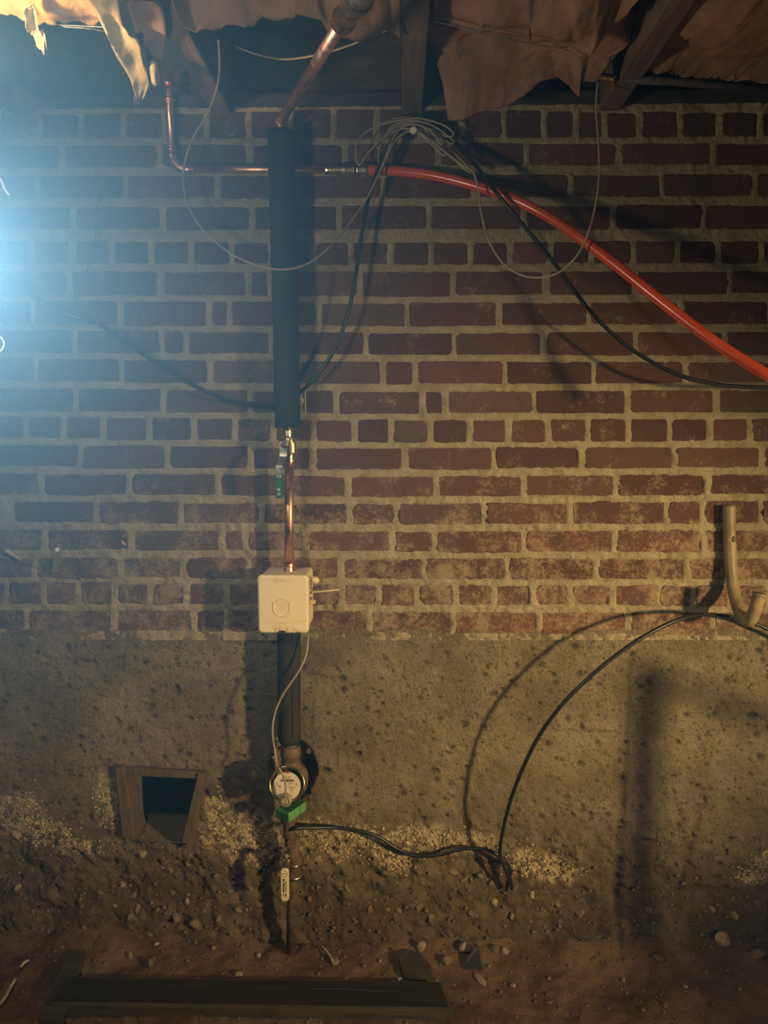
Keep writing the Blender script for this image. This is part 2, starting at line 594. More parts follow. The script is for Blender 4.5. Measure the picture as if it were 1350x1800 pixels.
def rowy(row, x):
    (a0, b0), (a1, b1), (a2, b2) = row[:3]
    if x < 675:
        t = x / 675; return a0 + (a1 - a0) * t, b0 + (b1 - b0) * t
    t = (x - 675) / 675
    return a1 + (a2 - a1) * t, b1 + (b2 - b1) * t


BR = []
for ri, row in enumerate(ROWS):
    J = row[3]
    for a, b in zip(J[:-1], J[1:]):
        if b < -45 or a > 1395:
            continue
        g = random.uniform(4.5, 7.0)
        x0, x1 = a + g, b - random.uniform(4.5, 7.0)
        if x1 - x0 < 20:
            x0, x1 = a + 3, b - 3
        y0, y1 = rowy(row, (x0 + x1) / 2)
        BR.append((ri, max(x0, -70), min(x1, 1420), y0 + random.uniform(-1, 1.2), y1 + random.uniform(-1.2, 1)))

px, py, P, nu, nv = wallgrid(-75, 1425, 182, 1124, 3.4)
bm_mask = np.zeros_like(px)
for ri, x0, x1, y0, y1 in BR:
    dx = np.minimum(px - x0, x1 - px); dy = np.minimum(py - y0, y1 - py)
    bm_mask = np.maximum(bm_mask, sstep(-0.5, 6.0, np.minimum(dx, dy)))
rough = fbm(px / 9, py / 9, 3, 3) * 0.0048 + fbm(px / 5, py / 5, 4, 2) * 0.0016 + fbm(px / 40, py / 40, 11, 3) * 0.004
lowm = sstep(700, 1000, py)
out = 0.0026 + rough * (1 + 0.5 * lowm) + 0.0012 * lowm
P[..., 1] = -(out * (1 - bm_mask) - 0.010 * bm_mask)
wall = mesh('wall_back', P.reshape(-1, 3), gridfaces(nu, nv), M['mortar'], None, True, loc=(0, 0, 0))
props(wall, 'old brick wall with pale sandy mortar above the concrete footing', 'wall', None, 'structure')

for bi, (ri, x0, x1, y0, y1) in enumerate(BR):
    r = random.Random(100 + bi)
    lowb = min(1, max(0, (ri - 9) / 6))
    cr = [r.choice((1.2, 2, 3, 4, 6 + 3 * lowb)) for _ in range(4)]
    out_l, in_l = [], []
    j = 0.9 + 0.9 * lowb
    wd, hd = x1 - x0, y1 - y0
    pts = [(x0 + cr[0], y0), (x0 + wd * r.uniform(.3, .4), y0 + r.uniform(-j, j)), (x0 + wd * r.uniform(.6, .7), y0 + r.uniform(-j, j)), (x1 - cr[1], y0),
           (x1, y0 + cr[1]), (x1 + r.uniform(-j, j), y0 + hd * .5), (x1, y1 - cr[2]), (x1 - cr[2], y1),
           (x0 + wd * r.uniform(.6, .7), y1 + r.uniform(-j, j)), (x0 + wd * r.uniform(.3, .4), y1 + r.uniform(-j, j)), (x0 + cr[3], y1),
           (x0, y1 - cr[3]), (x0 + r.uniform(-j, j), y0 + hd * .5), (x0, y0 + cr[0])]
    proud = 0.0026 + r.uniform(-0.0015, 0.002)
    tilt = r.uniform(-0.0015, 0.0015); tilz = r.uniform(-0.001, 0.001)
    cx, cy = (x0 + x1) / 2, (y0 + y1) / 2
    V = []
    for x, y in pts:
        k = 0.3
        xi = x + k * (1 if x < cx else -1) * (abs(x - cx) / (wd / 2)) ** 2
        yi = y + k * (1 if y < cy else -1) * (abs(y - cy) / (hd / 2)) ** 2
        V.append(W(xi, yi, -proud + tilt * (x - cx) / wd * 2 + tilz * (y - cy) / hd * 2))
    for x, y in pts:
        V.append(W(x + (2 if x > cx else -2), y + (2 if y > cy else -2), 0.005))
    n = len(pts)
    F = [tuple(range(n))[::-1]] + [(s, (s + 1) % n, (s + 1) % n + n, s + n) for s in range(n)]
    mesh('brick', V, F, M['brick'], wall)

# ------------------------------------------------------------------ the concrete footing with its vent hole
HOLE = [(218, 1362), (352, 1362), (330, 1484), (238, 1484)]
px, py, P, nu, nv = wallgrid(-75, 1425, 1106, 1690, 3.2)
t = (py - 1106) / 584
er = sstep(1380, 1520, py + 40 * fbm(px / 130, py / 130, 31, 3))          # how far the face has rotted away
dep = 0.004 + 0.006 * fbm(px / 120, py / 120, 41, 4) + 0.0025 * fbm(px / 14, py / 14, 42, 3)
dep += er * (0.018 * fbm(px / 34, py / 34, 43, 4) + 0.010 * np.abs(fbm(px / 11, py / 11, 44, 3)))
dep += 0.030 * sstep(1540, 1690, py) ** 1.5
dep += -0.004 * sstep(0.15, 0.55, fbm(px / 60, py / 22, 45, 3)) * (py < 1200)
# aggregate laid bare: domed pebbles in the lower half
def worley(x, y, seed):
    g = np.random.default_rng(seed).random((3, 128, 128))
    xi = np.floor(x).astype(int); yi = np.floor(y).astype(int)
    best = np.full(x.shape, 9.0); tone = np.zeros_like(x)
    for ox in (-1, 0, 1):
        for oy in (-1, 0, 1):
            cx, cy = (xi + ox) % 128, (yi + oy) % 128
            d = np.hypot(x - (xi + ox + g[0, cx, cy]), y - (yi + oy + g[1, cx, cy])) / (0.45 + 0.5 * g[2, cx, cy])
            m = d < best
            best = np.where(m, d, best); tone = np.where(m, g[2, cy, cx], tone)
    return best, tone


bare = sstep(1235, 1420, py + 90 * fbm(px / 110, py / 110, 51, 3)) * sstep(-0.25, 0.2, fbm(px / 70, py / 70, 52, 3) + 0.15 * sstep(1400, 1500, py))
bare *= 0.35 + 0.65 * sstep(760, 520, px) + 0.45 * sstep(1440, 1540, py) * sstep(520, 760, px)
w1_, t1_ = worley(px / 19, py / 17, 5); w2_, t2_ = worley(px / 11, py / 10, 6)
dome = np.sqrt(np.clip(1 - w1_ ** 2, 0, 1)) * 1.0; dome2 = np.sqrt(np.clip(1 - w2_ ** 2, 0, 1)) * 0.55
peb = np.where(dome > dome2, dome, dome2); tone = np.where(dome > dome2, t1_, t2_)
dep += bare * (0.0095 * peb - 0.006)
pebm = bare * sstep(0.25, 0.6, peb)
dep += 0.0016 * fbm(px / 7, py / 7, 53, 2)
pitm = np.zeros_like(px)
# the hollow round the meter
dd = np.sqrt(((px - 514) / 42.0) ** 2 + ((py - 1352) / 58.0) ** 2)
dep -= 0.05 * sstep(1.05, 0.75, dd + 0.12 * fbm(px / 14, py / 14, 46, 3))
# a shallow ledge and cracks on the right
for (xa, ya, xb, yb, wd_, dp) in ((1092, 1370, 1080, 1640, 6, 0.010), (1105, 1150, 1096, 1370, 4, 0.006), (975, 1276, 1085, 1280, 4, -0.006),
                                  (960, 1549, 1350, 1553, 6, -0.006), (1235, 1390, 1190, 1560, 6, 0.008), (80, 1155, 165, 1165, 2.2, 0.006), (125, 1152, 165, 1170, 2.2, 0.006),
                                  (165, 1170, 230, 1152, 2.0, 0.005), (720, 1280, 790, 1310, 2.0, 0.005)):
    ll = (xb - xa) ** 2 + (yb - ya) ** 2
    tt = np.clip(((px - xa) * (xb - xa) + (py - ya) * (yb - ya)) / ll, 0, 1)
    wob = 5 * fbm(px / 30, py / 30, 47, 2)
    ds = np.sqrt((px - xa - tt * (xb - xa) + wob) ** 2 + (py - ya - tt * (yb - ya)) ** 2)
    dep -= dp * sstep(wd_ * 1.6, wd_ * 0.5, ds)
for _ in range(900):
    x, y = rng.uniform(-60, 1410), rng.uniform(1130, 1560)
    rr = rng.choice([2.5, 3, 3.5, 5, 7], p=[.3, .3, .2, .13, .07])
    i0, i1 = int((y - 1106 - 12) / 3.2), int((y - 1106 + 12) / 3.2) + 1
    j0, j1 = int((x + 75 - 12) / 3.2), int((x + 75 + 12) / 3.2) + 1
    sl = (slice(max(i0, 0), i1), slice(max(j0, 0), j1))
    q_ = sstep(rr * 1.3, rr * 0.5, np.sqrt((px[sl] - x) ** 2 + ((py[sl] - y) * 1.2) ** 2))
    dep[sl] -= 0.006 * q_; pitm[sl] = np.maximum(pitm[sl], q_)
P[..., 1] = -dep
F = gridfaces(nu, nv)
fx = px.ravel()[F].mean(1); fy = py.ravel()[F].mean(1)
wob = 4 * fbm(fx / 14, fy / 14, 48, 2)
lx = 214 + (fy - 1362) / 122 * 22 + wob; rx = 352 - (fy - 1362) / 122 * 24 + wob
keep = ~((fx > lx) & (fx < rx) & (fy > 1360) & (fy < 1478 + wob * 2))
base = mesh('wall_base', P.reshape(-1, 3), F[keep], M['concrete'], None, True, loc=(0, 0, 0))
props(base, 'rough concrete footing with a rotted lower face under the brick wall', 'wall', None, 'structure')
CR = [(30, 1420, 60, 30), (70, 1462, 60, 22), (140, 1488, 45, 14), (60, 1450, 40, 25), (185, 1400, 20, 40), (205, 1425, 12, 30), (400, 1460, 55, 40), (380, 1430, 25, 40), (440, 1480, 40, 40), (560, 1470, 60, 30), (620, 1470, 70, 25),
      (680, 1500, 45, 20), (700, 1520, 25, 12), (740, 1470, 60, 22), (820, 1480, 60, 18), (930, 1515, 50, 22), (975, 1530, 50, 18), (1350, 1510, 30, 18), (1320, 1540, 30, 10), (590, 1490, 30, 20), (470, 1470, 25, 30)]
crm = np.zeros_like(px)
for cx_, cy_, sx_, sy_ in CR:
    crm = np.maximum(crm, np.exp(-(((px - cx_) / sx_) ** 2 + ((py - cy_) / sy_) ** 2) * 0.9))
crm = sstep(0.30, 0.62, crm + 0.35 * fbm(px / 26, py / 26, 54, 4))
for nm_, ar_ in (('pebble', pebm), ('tone', tone), ('crust', crm), ('pit', pitm)):
    at = base.data.attributes.new(nm_, 'FLOAT', 'POINT'); at.data.foreach_set('value', ar_.ravel().astype(np.float32))
# inner sides of the hole
hp = [(212, 1358), (356, 1358), (334, 1482), (232, 1482)]
f0 = [W(x, y, 0.0) for x, y in hp]; f1 = [W(x, y, 0.0) + Vector((0, 0.34, 0)) for x, y in hp]
f1[2].z += 0.05; f1[3].z += 0.05
mesh('vent_shaft', f0 + f1, [(0, 1, 5, 4), (1, 2, 6, 5), (2, 3, 7, 6), (3, 0, 4, 7)], M['concrete'], base)

# stones showing in the rotted face: the larger singly, the grit as one
stonemesh = []
for k in range(6):
    V, F = rockv((0, 0, 0), (1, 1, 1), 900 + k, sub=2, jag=.08)
    me = bpy.data.meshes.new('stone'); me.from_pydata([tuple(v) for v in V], [], F)
    me.materials.append(M['stone'] if k < 5 else M['palestone']); me.update()
    stonemesh.append(me)
STN = [(236, 1575, 9), (243, 1598, 10), (310, 1612, 13), (345, 1625, 14), (302, 1568, 8), (205, 1590, 8), (228, 1612, 9), (262, 1640, 9), (420, 1598, 9), (405, 1565, 9), (275, 1600, 8),
       (330, 1585, 9), (360, 1600, 9), (385, 1615, 8), (440, 1560, 8), (455, 1590, 9), (300, 1530, 8), (215, 1555, 9), (175, 1570, 8), (795, 1530, 12), (815, 1545, 10), (845, 1538, 9), (770, 1560, 10),
       (870, 1585, 12), (735, 1595, 11), (700, 1600, 9), (650, 1598, 9), (610, 1560, 8), (905, 1560, 9), (935, 1575, 9), (980, 1590, 9), (1020, 1605, 11), (1140, 1600, 9), (1180, 1570, 8),
       (1250, 1600, 12), (1290, 1610, 12), (1330, 1590, 10), (575, 1545, 8), (545, 1580, 8), (150, 1630, 10), (60, 1600, 9), (30, 1560, 9), (760, 1615, 10), (830, 1605, 10), (900, 1610, 9),
       (140, 1490, 10), (225, 1490, 10), (250, 1500, 12), (290, 1512, 9), (330, 1505, 10), (362, 1490, 12), (380, 1540, 8), (470, 1500, 7), (560, 1510, 8)]
for k, (x, y, s) in enumerate(STN):
    o = bpy.data.objects.new('stone', stonemesh[k % 6]); C.objects.link(o); o.parent = base
    i = int((y - 1106) / 584 * (nv - 1)); j = int((x + 75) / 1500 * (nu - 1))
    o.location = W(x, y, -dep[i, j] + 0.002)
    q = s / 720
    o.scale = (q * random.uniform(.8, 1.2), q * 0.8, q * random.uniform(.65, 1.0)); o.rotation_euler = (random.uniform(-.5, .5), random.uniform(-3, 3), random.uniform(-.5, .5))
parts = []
for k in range(620):
    x = rng.uniform(-60, 1410); y = rng.uniform(1470, 1655)
    i = int((y - 1106) / 584 * (nv - 1)); j = int((x + 75) / 1500 * (nu - 1))
    s = rng.uniform(2.2, 5.5) / 720
    parts.append(rockv(W(x, y, -dep[i, j] - 0.001), (s, s * .8, s * .8), 3000 + k, sub=1))
props(mesh('grit', *join(parts), M['stone'], base), kind='stuff')
# salt crust: real little lumps in a band
parts = []
for k in range(2600):
    cx, cy, sx, sy = CR[rng.integers(len(CR))]
    x, y = cx + rng.normal() * sx * .55, cy + rng.normal() * sy * .55
    if not (-60 < x < 1410) or (205 < x < 365 and 1355 < y < 1495):
        continue
    i = int((y - 1106) / 584 * (nv - 1)); j = int((x + 75) / 1500 * (nu - 1))
    s = rng.uniform(0.9, 2.4) / 720
    parts.append(rockv(W(x, y, -dep[i, j] - 0.0003), (s * rng.uniform(.7, 1.6), s * .8, s * rng.uniform(.6, 1.5)), 6000 + k, sub=1))
props(mesh('salt_crust', *join(parts), plain('salt_bloom', (0.50, 0.39, 0.215), 0.95, 0, 0.35, 70, 0.4), base), kind='stuff')

# ------------------------------------------------------------------ floor, ceiling, rim
xs = np.concatenate([np.linspace(-2.6, -1.15, 12), np.arange(-1.14, 1.14, 0.0065), np.linspace(1.15, 2.6, 12)])
ys = np.concatenate([np.linspace(-3.0, -0.5, 24), np.arange(-0.49, 0.06, 0.0065)])
X, Y = np.meshgrid(xs, ys)
Zf = 0.014 * fbm(X * 4, Y * 6, 61, 4) + 0.006 * fbm(X * 28, Y * 28, 62, 3) + 0.045 * sstep(-0.16, 0.02, Y) * (0.6 + 0.6 * fbm(X * 5, Y * 0 + 3, 63, 3)) - 0.012
fl = mesh('floor', np.stack([X, Y, Zf], -1).reshape(-1, 3), gridfaces(len(xs), len(ys))[:, ::-1], M['dirt'], None, True, loc=(0, 0, 0))
props(fl, 'bare brown dirt floor at the foot of the wall', 'floor', None, 'structure')


def fz(x, y):
    i = np.searchsorted(ys, y); j = np.searchsorted(xs, x)
    return Zf[min(i, len(ys) - 1), min(j, len(xs) - 1)]


parts = []
for k in range(700):
    x, y = rng.uniform(-1.05, 1.05), rng.uniform(-0.42, 0.0)
    s = rng.uniform(0.0018, 0.006)
    parts.append(rockv((x, y, fz(x, y) + s * .2), (s, s, s * .7), 9000 + k, sub=1))
props(mesh('gravel', *join(parts), M['stone'], fl), kind='stuff')
V, F = boxv((-2.6, -3.0, 2.28), (2.6, 0.10, 2.31))
props(mesh('ceiling', V, F, M['rimwood']), 'dark subfloor boards above the joists', 'ceiling', None, 'structure')
V, F = bevelled(*boxv((-2.6, 0.028, 2.055), (2.6, 0.07, 2.28)), 0.004, 1)
props(mesh('trim_1', V, F, M['rimwood']), 'dark rim board on top of the brick wall', 'board', None, 'structure')
V, F = bevelled(*boxv((-2.6, -0.012, 2.085), (2.6, 0.03, 2.115)), 0.004, 1)
props(mesh('trim_2', V, F, M['rimwood']), 'dark sill strip lying on the top brick course', 'board', None, 'structure')

# ------------------------------------------------------------------ joists
JZ = 2.07
JX = []
for pxc, lab in ((22, 'grey-lit wooden floor joist at the far left edge'), (385, 'wooden floor joist left of the copper pipe with torn paper hanging from it'),
                 (725, 'plain brown floor joist directly above the coiled cable'), (1075, 'dim floor joist beside the brass stub and hanging beige cable')):
    x = Zp(pxc, 190, JZ).x
    JX.append(x)
    V, F = bevelled(*boxv((x - 0.024, -2.4, JZ), (x + 0.024, 0.026, 2.279)), 0.003, 1)
    props(mesh('floor_joist', V, F, M['joist']), lab, 'joist', 'floor joists')


# ------------------------------------------------------------------ insulation
def batt(name, edge, xa, xb, mat, label, seed, ynear=-1.25, znear=2.15, amp=0.035, thick=0.06, nu=70, nv=46, rag=0.02, sag=0.0, group='insulation between the joists'):
    E = [W(a, b, c) for a, b, c in edge]
    nE = len(E)
    V = np.zeros((nv, nu, 3))
    for i in range(nu):
        u = i / (nu - 1); q = u * (nE - 1); k = min(int(q), nE - 2); f = q - k
        f = f * f * (3 - 2 * f)
        p = E[k].lerp(E[k + 1], f)
        nx = xa + (xb - xa) * u
        for j in range(nv):
            t = (j / (nv - 1)) ** 1.3
            V[j, i] = (p.x + (nx - p.x) * min(1, t * 2.5), p.y + (ynear - p.y) * t, p.z + (znear - p.z) * (1 - (1 - t) ** 2.2))
    U, T = np.meshgrid(np.linspace(0, 1, nu), np.linspace(0, 1, nv))
    n1 = fbm(U * 4, T * 5, seed, 4, 0.42)
    V[..., 2] += amp * n1 * np.minimum(1, T * 6 + 0.25) - sag * np.sin(U * np.pi) * np.sin(np.minimum(1, T * 3) * np.pi)
    V[..., 1] += rag * fbm(U * 22, T * 0, seed + 5, 4) * (1 - T) ** 4
    top = V.copy()
    top[..., 2] += thick * (0.35 + 0.65 * np.minimum(1, T * 8)) * (0.8 + 0.4 * fbm(U * 7, T * 7, seed + 9, 2))
    n = nu * nv
    Vv = np.concatenate([V.reshape(-1, 3), top.reshape(-1, 3)])
    Fq = gridfaces(nu, nv)
    F = Fq.tolist() + (Fq[:, ::-1] + n).tolist()
    idx = np.arange(n).reshape(nv, nu)
    for a, b in ((idx[0, :-1], idx[0, 1:]), (idx[-1, 1:], idx[-1, :-1]), (idx[1:, 0], idx[:-1, 0]), (idx[:-1, -1], idx[1:, -1])):
        F += [[int(p), int(q), int(q) + n, int(p) + n] for p, q in zip(a, b)]
    return props(mesh(name, Vv, F, mat, None, True), label, 'insulation', group)


h = 0.026
batt('insulation_batt', [(-60, 20, -.42), (-20, 22, -.42), (20, 30, -.42), (55, 45, -.40), (85, 40, -.40), (110, 44, -.40), (150, 46, -.39), (185, 42, -.39)], JX[0] + h, JX[1] - h, M['kraft'],
     'bright paper-faced insulation in the lit bay at the top left', 201, amp=0.03, thick=0.02, sag=0.02)
batt('insulation_batt', [(318, 40, -.44), (345, 52, -.40), (385, 46, -.40), (430, 44, -.42), (462, 30, -.42), (520, 24, -.44), (565, 34, -.42), (590, 62, -.38), (632, 70, -.38), (665, 62, -.38), (690, 50, -.38), (702, 66, -.37)], JX[1] + h, JX[2] - h, M['batt_dark'],
     'brown insulation with a ragged edge behind the slanting copper pipe', 202, amp=0.035, rag=0.03)
batt('insulation_batt', [(762, 34, -.34), (850, 60, -.33), (930, 78, -.32), (1000, 92, -.31), (1035, 98, -.31), (1062, 60, -.34), (1080, 50, -.36)], JX[2] + h, JX[3] - h, M['batt'],
     'reddish wool batt held up by a thin wire right of the middle joist', 203, amp=0.05, sag=0.015)
batt('insulation_batt', [(762, 90, -.20), (778, 150, -.20), (788, 214, -.19), (815, 214, -.19), (845, 200, -.19), (885, 188, -.19), (920, 166, -.19), (948, 140, -.20), (978, 134, -.20), (1000, 152, -.20), (1018, 174, -.20), (1022, 146, -.20), (1045, 146, -.20), (1064, 120, -.22)],
     JX[2] + h, JX[3] - h, M['batt'], 'torn wool batt drooping lowest, down over the top brick course', 204, ynear=-0.285, znear=2.13, amp=0.03, rag=0.006, nu=96)
batt('insulation_batt', [(1180, 30, -.36), (1205, 72, -.33), (1240, 92, -.32), (1290, 102, -.31), (1345, 100, -.31), (1410, 96, -.31)], JX[3] + h, JX[3] + 0.44, M['batt'],
     'smooth orange-brown batt at the top right corner', 205, amp=0.02, sag=0.03)
batt('insulation_batt', [(1135, 122, -.20), (1180, 132, -.20), (1230, 138, -.20), (1290, 142, -.20), (1345, 148, -.20), (1410, 155, -.20)], JX[3] + h, JX[3] + 0.44, M['batt_dark'],
     'flat brown strip of insulation above the dark rod', 206, ynear=-0.285, znear=2.13, amp=0.008, thick=0.025)


def sheet(name, left, right, z, mat, label, cat, seed, curl=0.012, thick=0.003, parent=None, nv=26, nu=9):
    L = spline([Zp(a, b, z) for a, b in left], 6); Rr = spline([Zp(a, b, z) for a, b in right], 6)
    V = np.zeros((nv, nu, 3))
    for j in range(nv):
        a = L[int(j / (nv - 1) * (len(L) - 1))]; b = Rr[int(j / (nv - 1) * (len(Rr) - 1))]
        for i in range(nu):
            V[j, i] = a.lerp(b, i / (nu - 1))
    U, T = np.meshgrid(np.linspace(0, 1, nu), np.linspace(0, 1, nv))
    V[..., 2] += curl * (fbm(U * 2, T * 5, seed, 3) - 0.6 * (U - .5) ** 2 * 4 - T ** 2)
    n = nu * nv
    top = V.copy(); top[..., 2] += thick
    Fq = gridfaces(nu, nv); F = Fq.tolist() + (Fq[:, ::-1] + n).tolist()
    idx = np.arange(n).reshape(nv, nu)
    for a, b in ((idx[0, :-1], idx[0, 1:]), (idx[-1, 1:], idx[-1, :-1]), (idx[1:, 0], idx[:-1, 0]), (idx[:-1, -1], idx[1:, -1])):
        F += [[int(p), int(q), int(q) + n, int(p) + n] for p, q in zip(a, b)]
    o = mesh(name, np.concatenate([V.reshape(-1, 3), top.reshape(-1, 3)]), F, mat, parent, True)
    return props(o, label, cat) if label else o


fp = sheet('paper_flap', [(156, -8), (178, 36), (200, 80), (218, 112), (232, 138), (238, 160), (236, 180)], [(206, -8), (214, 30), (226, 56), (243, 64), (250, 98), (262, 130), (250, 160)], 2.044,
           M['flap'], 'long torn strip of tan paper hanging along the left joist', 'paper', 211)
sheet('paper_flap', [(222, -8), (236, 40), (254, 78), (262, 118), (266, 150)], [(285, -8), (292, 50), (284, 95), (272, 125), (262, 156)], 2.064, M['batt_dark'],
      'torn paper in painted shade hanging between the tan strip and the left joist', 'paper', 214, 0.014)  # shaded part of the paper, its shade put into the darker brown
fr = tube('frayed_thread', spline([Zp(a, b, 2.045) for a, b in ((188, 58), (202, 84), (213, 102), (226, 126), (240, 142), (241, 150), (236, 152), (239, 160), (236, 172), (236, 181))], 4), 0.0016, M['twig'], fp, 5)
props(fr, 'pale frayed thread along the paper edge')
sheet('paper_scrap', [(40, 12), (50, 40), (62, 52), (76, 54)], [(60, 8), (66, 28), (76, 40), (82, 53)], 2.05, M['flap'], 'small curled grey paper scrap under the lit insulation', 'paper', 212, 0.02)
V, F = rockv(Zp(273, 128, 2.03), (0.011, 0.018, 0.026), 77, sub=3)
props(mesh('wool_tuft', V, F, M['twig'], None, True), 'small pale wool tuft hanging beside the left joist', 'insulation')
w1 = empty('support_wire', Zp(160, 48, 2.05), 'pair of thin bright wires stretched under the lit insulation', 'wire')
for a in (((110, 47), (150, 50), (188, 56)), ((100, 44), (150, 46), (186, 48))):
    tube('wire', spline([Zp(x, y, 2.055) for x, y in a], 5), 0.0012, M['steel'], w1, 6)
props(tube('support_wire', spline([W(a, b, -.36) for a, b in ((758, 36), (800, 46), (850, 60), (920, 74), (1000, 88))], 6), 0.0013, M['steel'], None, 6), 'thin dull wire holding up the reddish wool batt', 'wire')
V, F = rockv(Zp(118, 20, 2.0), (0.004, 0.004, 0.004), 5, sub=1)

# ------------------------------------------------------------------ main water riser
YR = -0.073
riser = empty('water_riser_pipe', W(508, 1000, YR), 'copper water riser in black foam with brass valve on the brick wall', 'pipe')
sl = spline([W(494, 232, YR), W(496, 320, YR), W(499, 440, YR), (W(502, 560, YR)), W(504, 660, YR), W(506, 752, YR)], 8)
rs = [0.0305 + 0.0012 * math.sin(i * 1.7) * math.sin(i * 0.6) for i in range(len(sl))]
rs[0] *= 0.93
tube('foam_sleeve', sl, rs, M['foam'], riser, 28)
e0 = W(493, 213, YR)
tip = W(606, 32, -0.70)
dirp = (tip - e0).normalized()
tube('copper_tube', [e0 + dirp * 0.02, tip], 0.0105, M['copper'], riser, 20)
tube('elbow', spline([W(493.5, 240, YR), W(493, 228, YR), e0 + Vector((0, 0, -0.002)), e0 + dirp * 0.016, e0 + dirp * 0.03], 5), 0.0118, M['copper'], riser, 18)
for a in (0.014, 0.032):
    rod('solder_ring', e0 + dirp * a, e0 + dirp * (a + 0.005), [(0, .0125), (0, .0137), (1, .0137), (1, .0125)], M['copper'], riser, 18)
rod('solder_ring', W(493.4, 226, YR), W(493.4, 221, YR), [(0, .0125), (0, .0138), (1, .0138), (1, .0125)], M['copper'], riser, 18)
q = lambda t: tip + dirp * t
rod('compression_nut', q(-0.012), q(0.075), [(0, .0125), (0, .0175), (.18, .0180), (.18, .0150), (.28, .0150), (.28, .0180), (.62, .0180), (.62, .0160), (.72, .0160), (.72, .0190), (1, .0190)], M['brass'], riser, 6)
rod('flange', q(-0.016), q(-0.004), [(0, .0135), (0, .0185), (1, .0185), (1, .0135)], M['brass'], riser, 24)
rod('steel_coupling', q(0.072), q(0.20), [(0, .0165), (0, .0215), (.15, .0220), (.15, .0205), (1, .0205)], M['steel'], riser, 28)
# valve under the sleeve
vx = 508.0
A = lambda y, x=vx: W(x, y, YR)
rod('press_collar', A(752, 506), A(772, 507), [(0, .010), (0, .0122), (.15, .0128), (.25, .0112), (.75, .0112), (.85, .0128), (1, .0122), (1, .009)], M['brass'], riser, 20)
rod('valve_body', A(770, 508), A(797, 511), [(0, .010), (0, .0145), (.15, .0150), (.17, .0125), (.27, .0125), (.28, .0155), (.95, .0155), (1, .013), (1, .008)], M['brass'], riser, 22)
for k in range(5):
    rod('thread_ring', A(779 + k * 3.6, 510), A(780.6 + k * 3.6, 510), [(0, .014), (0, .0178), (1, .0178), (1, .014)], M['brass'], riser, 22)
rod('press_collar', A(796, 510), A(817, 509), [(0, .009), (0, .0108), (.2, .0100), (.45, .0100), (.5, .0122), (.7, .0122), (.75, .0105), (1, .0105), (1, .008)], M['brass'], riser, 20)
tube('copper_tube', [A(812, 508.5), A(1006, 508)], 0.0112, M['copper'], riser, 24)
rod('press_collar', A(990, 508), A(1003, 508), [(0, .0113), (0, .0130), (.4, .0135), (.5, .0122), (1, .0138), (1, .0113)], M['copper'], riser, 22)
hd = empty('valve_handle', (0, 0, 0), None, None); hd.parent = riser; hd.location = (0, 0, 0); ORIG[hd.name] = ORIG[riser.name]
hd['label'] = 'steel valve lever with a green grip'
YH = YR - 0.030
lev = spline([W(498, 776, YH), W(498, 800, YH), W(496.5, 806, YH - 0.006), W(491, 817, YH - 0.018), W(491, 824, YH - 0.02), W(491, 850, YH - 0.02)], 6)
V, F = [], []
for i, p in enumerate(lev):
    wv = 0.0085 if i < 14 else 0.0078
    for sx, sy in ((-1, -.5), (1, -.5), (1, .5), (-1, .5)):
        V.append(p + Vector((sx * wv, sy * 0.0022, 0)))
for i in range(len(lev) - 1):
    for s in range(4):
        a = i * 4 + s; b = i * 4 + (s + 1) % 4
        F.append((a, b, b + 4, a + 4))
F += [(0, 1, 2, 3)[::-1], tuple(len(V) - 4 + s for s in range(4))]
mesh('lever', V, F, M['steel'], hd)
rod('stem_nut', W(498, 782, YR), W(498, 782, YH - 0.008), [(0, .006), (.6, .006), (.6, .0078), (.97, .0078), (1, .006)], M['steel'], hd, 6)
YG = YH - 0.0215
a, b = W(484.5, 876, YG), W(497, 832, YG)
o = rrect(a.x, a.z, b.x, b.z, 0.0045, 4)
mesh('grip', *loft([(inset(o, .001), YG - .0035), (o, YG - .002), (o, YG + .006)]), M['greenhandle'], hd)


def strokes(name, segs, y, mat, parent, w=0.0006, d=0.0006):
    parts = []
    for (x0, y0, x1, y1, *ww) in segs:
        p, q2 = W(x0, y0, y), W(x1, y1, y)
        k = (ww[0] if ww else w)
        t = (q2 - p); L = t.length; t.normalize(); n = Vector((t.z, 0, -t.x))
        pts = [p - n * k, p + n * k, q2 + n * k, q2 - n * k]
        V = [v + Vector((0, -d, 0)) for v in pts] + [v + Vector((0, d * .3, 0)) for v in pts]
        parts.append((V, [(0, 1, 2, 3)[::-1], (4, 5, 6, 7), (0, 1, 5, 4), (1, 2, 6, 5), (2, 3, 7, 6), (3, 0, 4, 7)]))
    return mesh(name, *join(parts), mat, parent)


YS = YG - 0.0036
strokes('bar_mark', [(486, 835, 494.5, 835, .0009), (486, 838.3, 494.5, 838.6, .0009), (494.3, 835, 494.3, 838.6, .0006)], YS, M['print'], hd)
strokes('letter', [(487, 860.3, 491.8, 858.3, .0009), (487, 860.3, 491.8, 863, .0009), (491.5, 859, 491.5, 862.5, .0006)], YS, M['print'], hd)
strokes('letter', [(488.5, 866, 493, 868.4, .0008), (493, 868.4, 488.5, 870.6, .0008)], YS, M['print'], hd)
strokes('fine_lettering', [(486.6, 844, 486.6, 847), (489.5, 844, 489.5, 846), (492.6, 843, 492.6, 851), (489.4, 849, 489.4, 855), (486.6, 852, 486.6, 855), (492.6, 853, 492.6, 856)], YS, M['printdim'], hd, .0005)

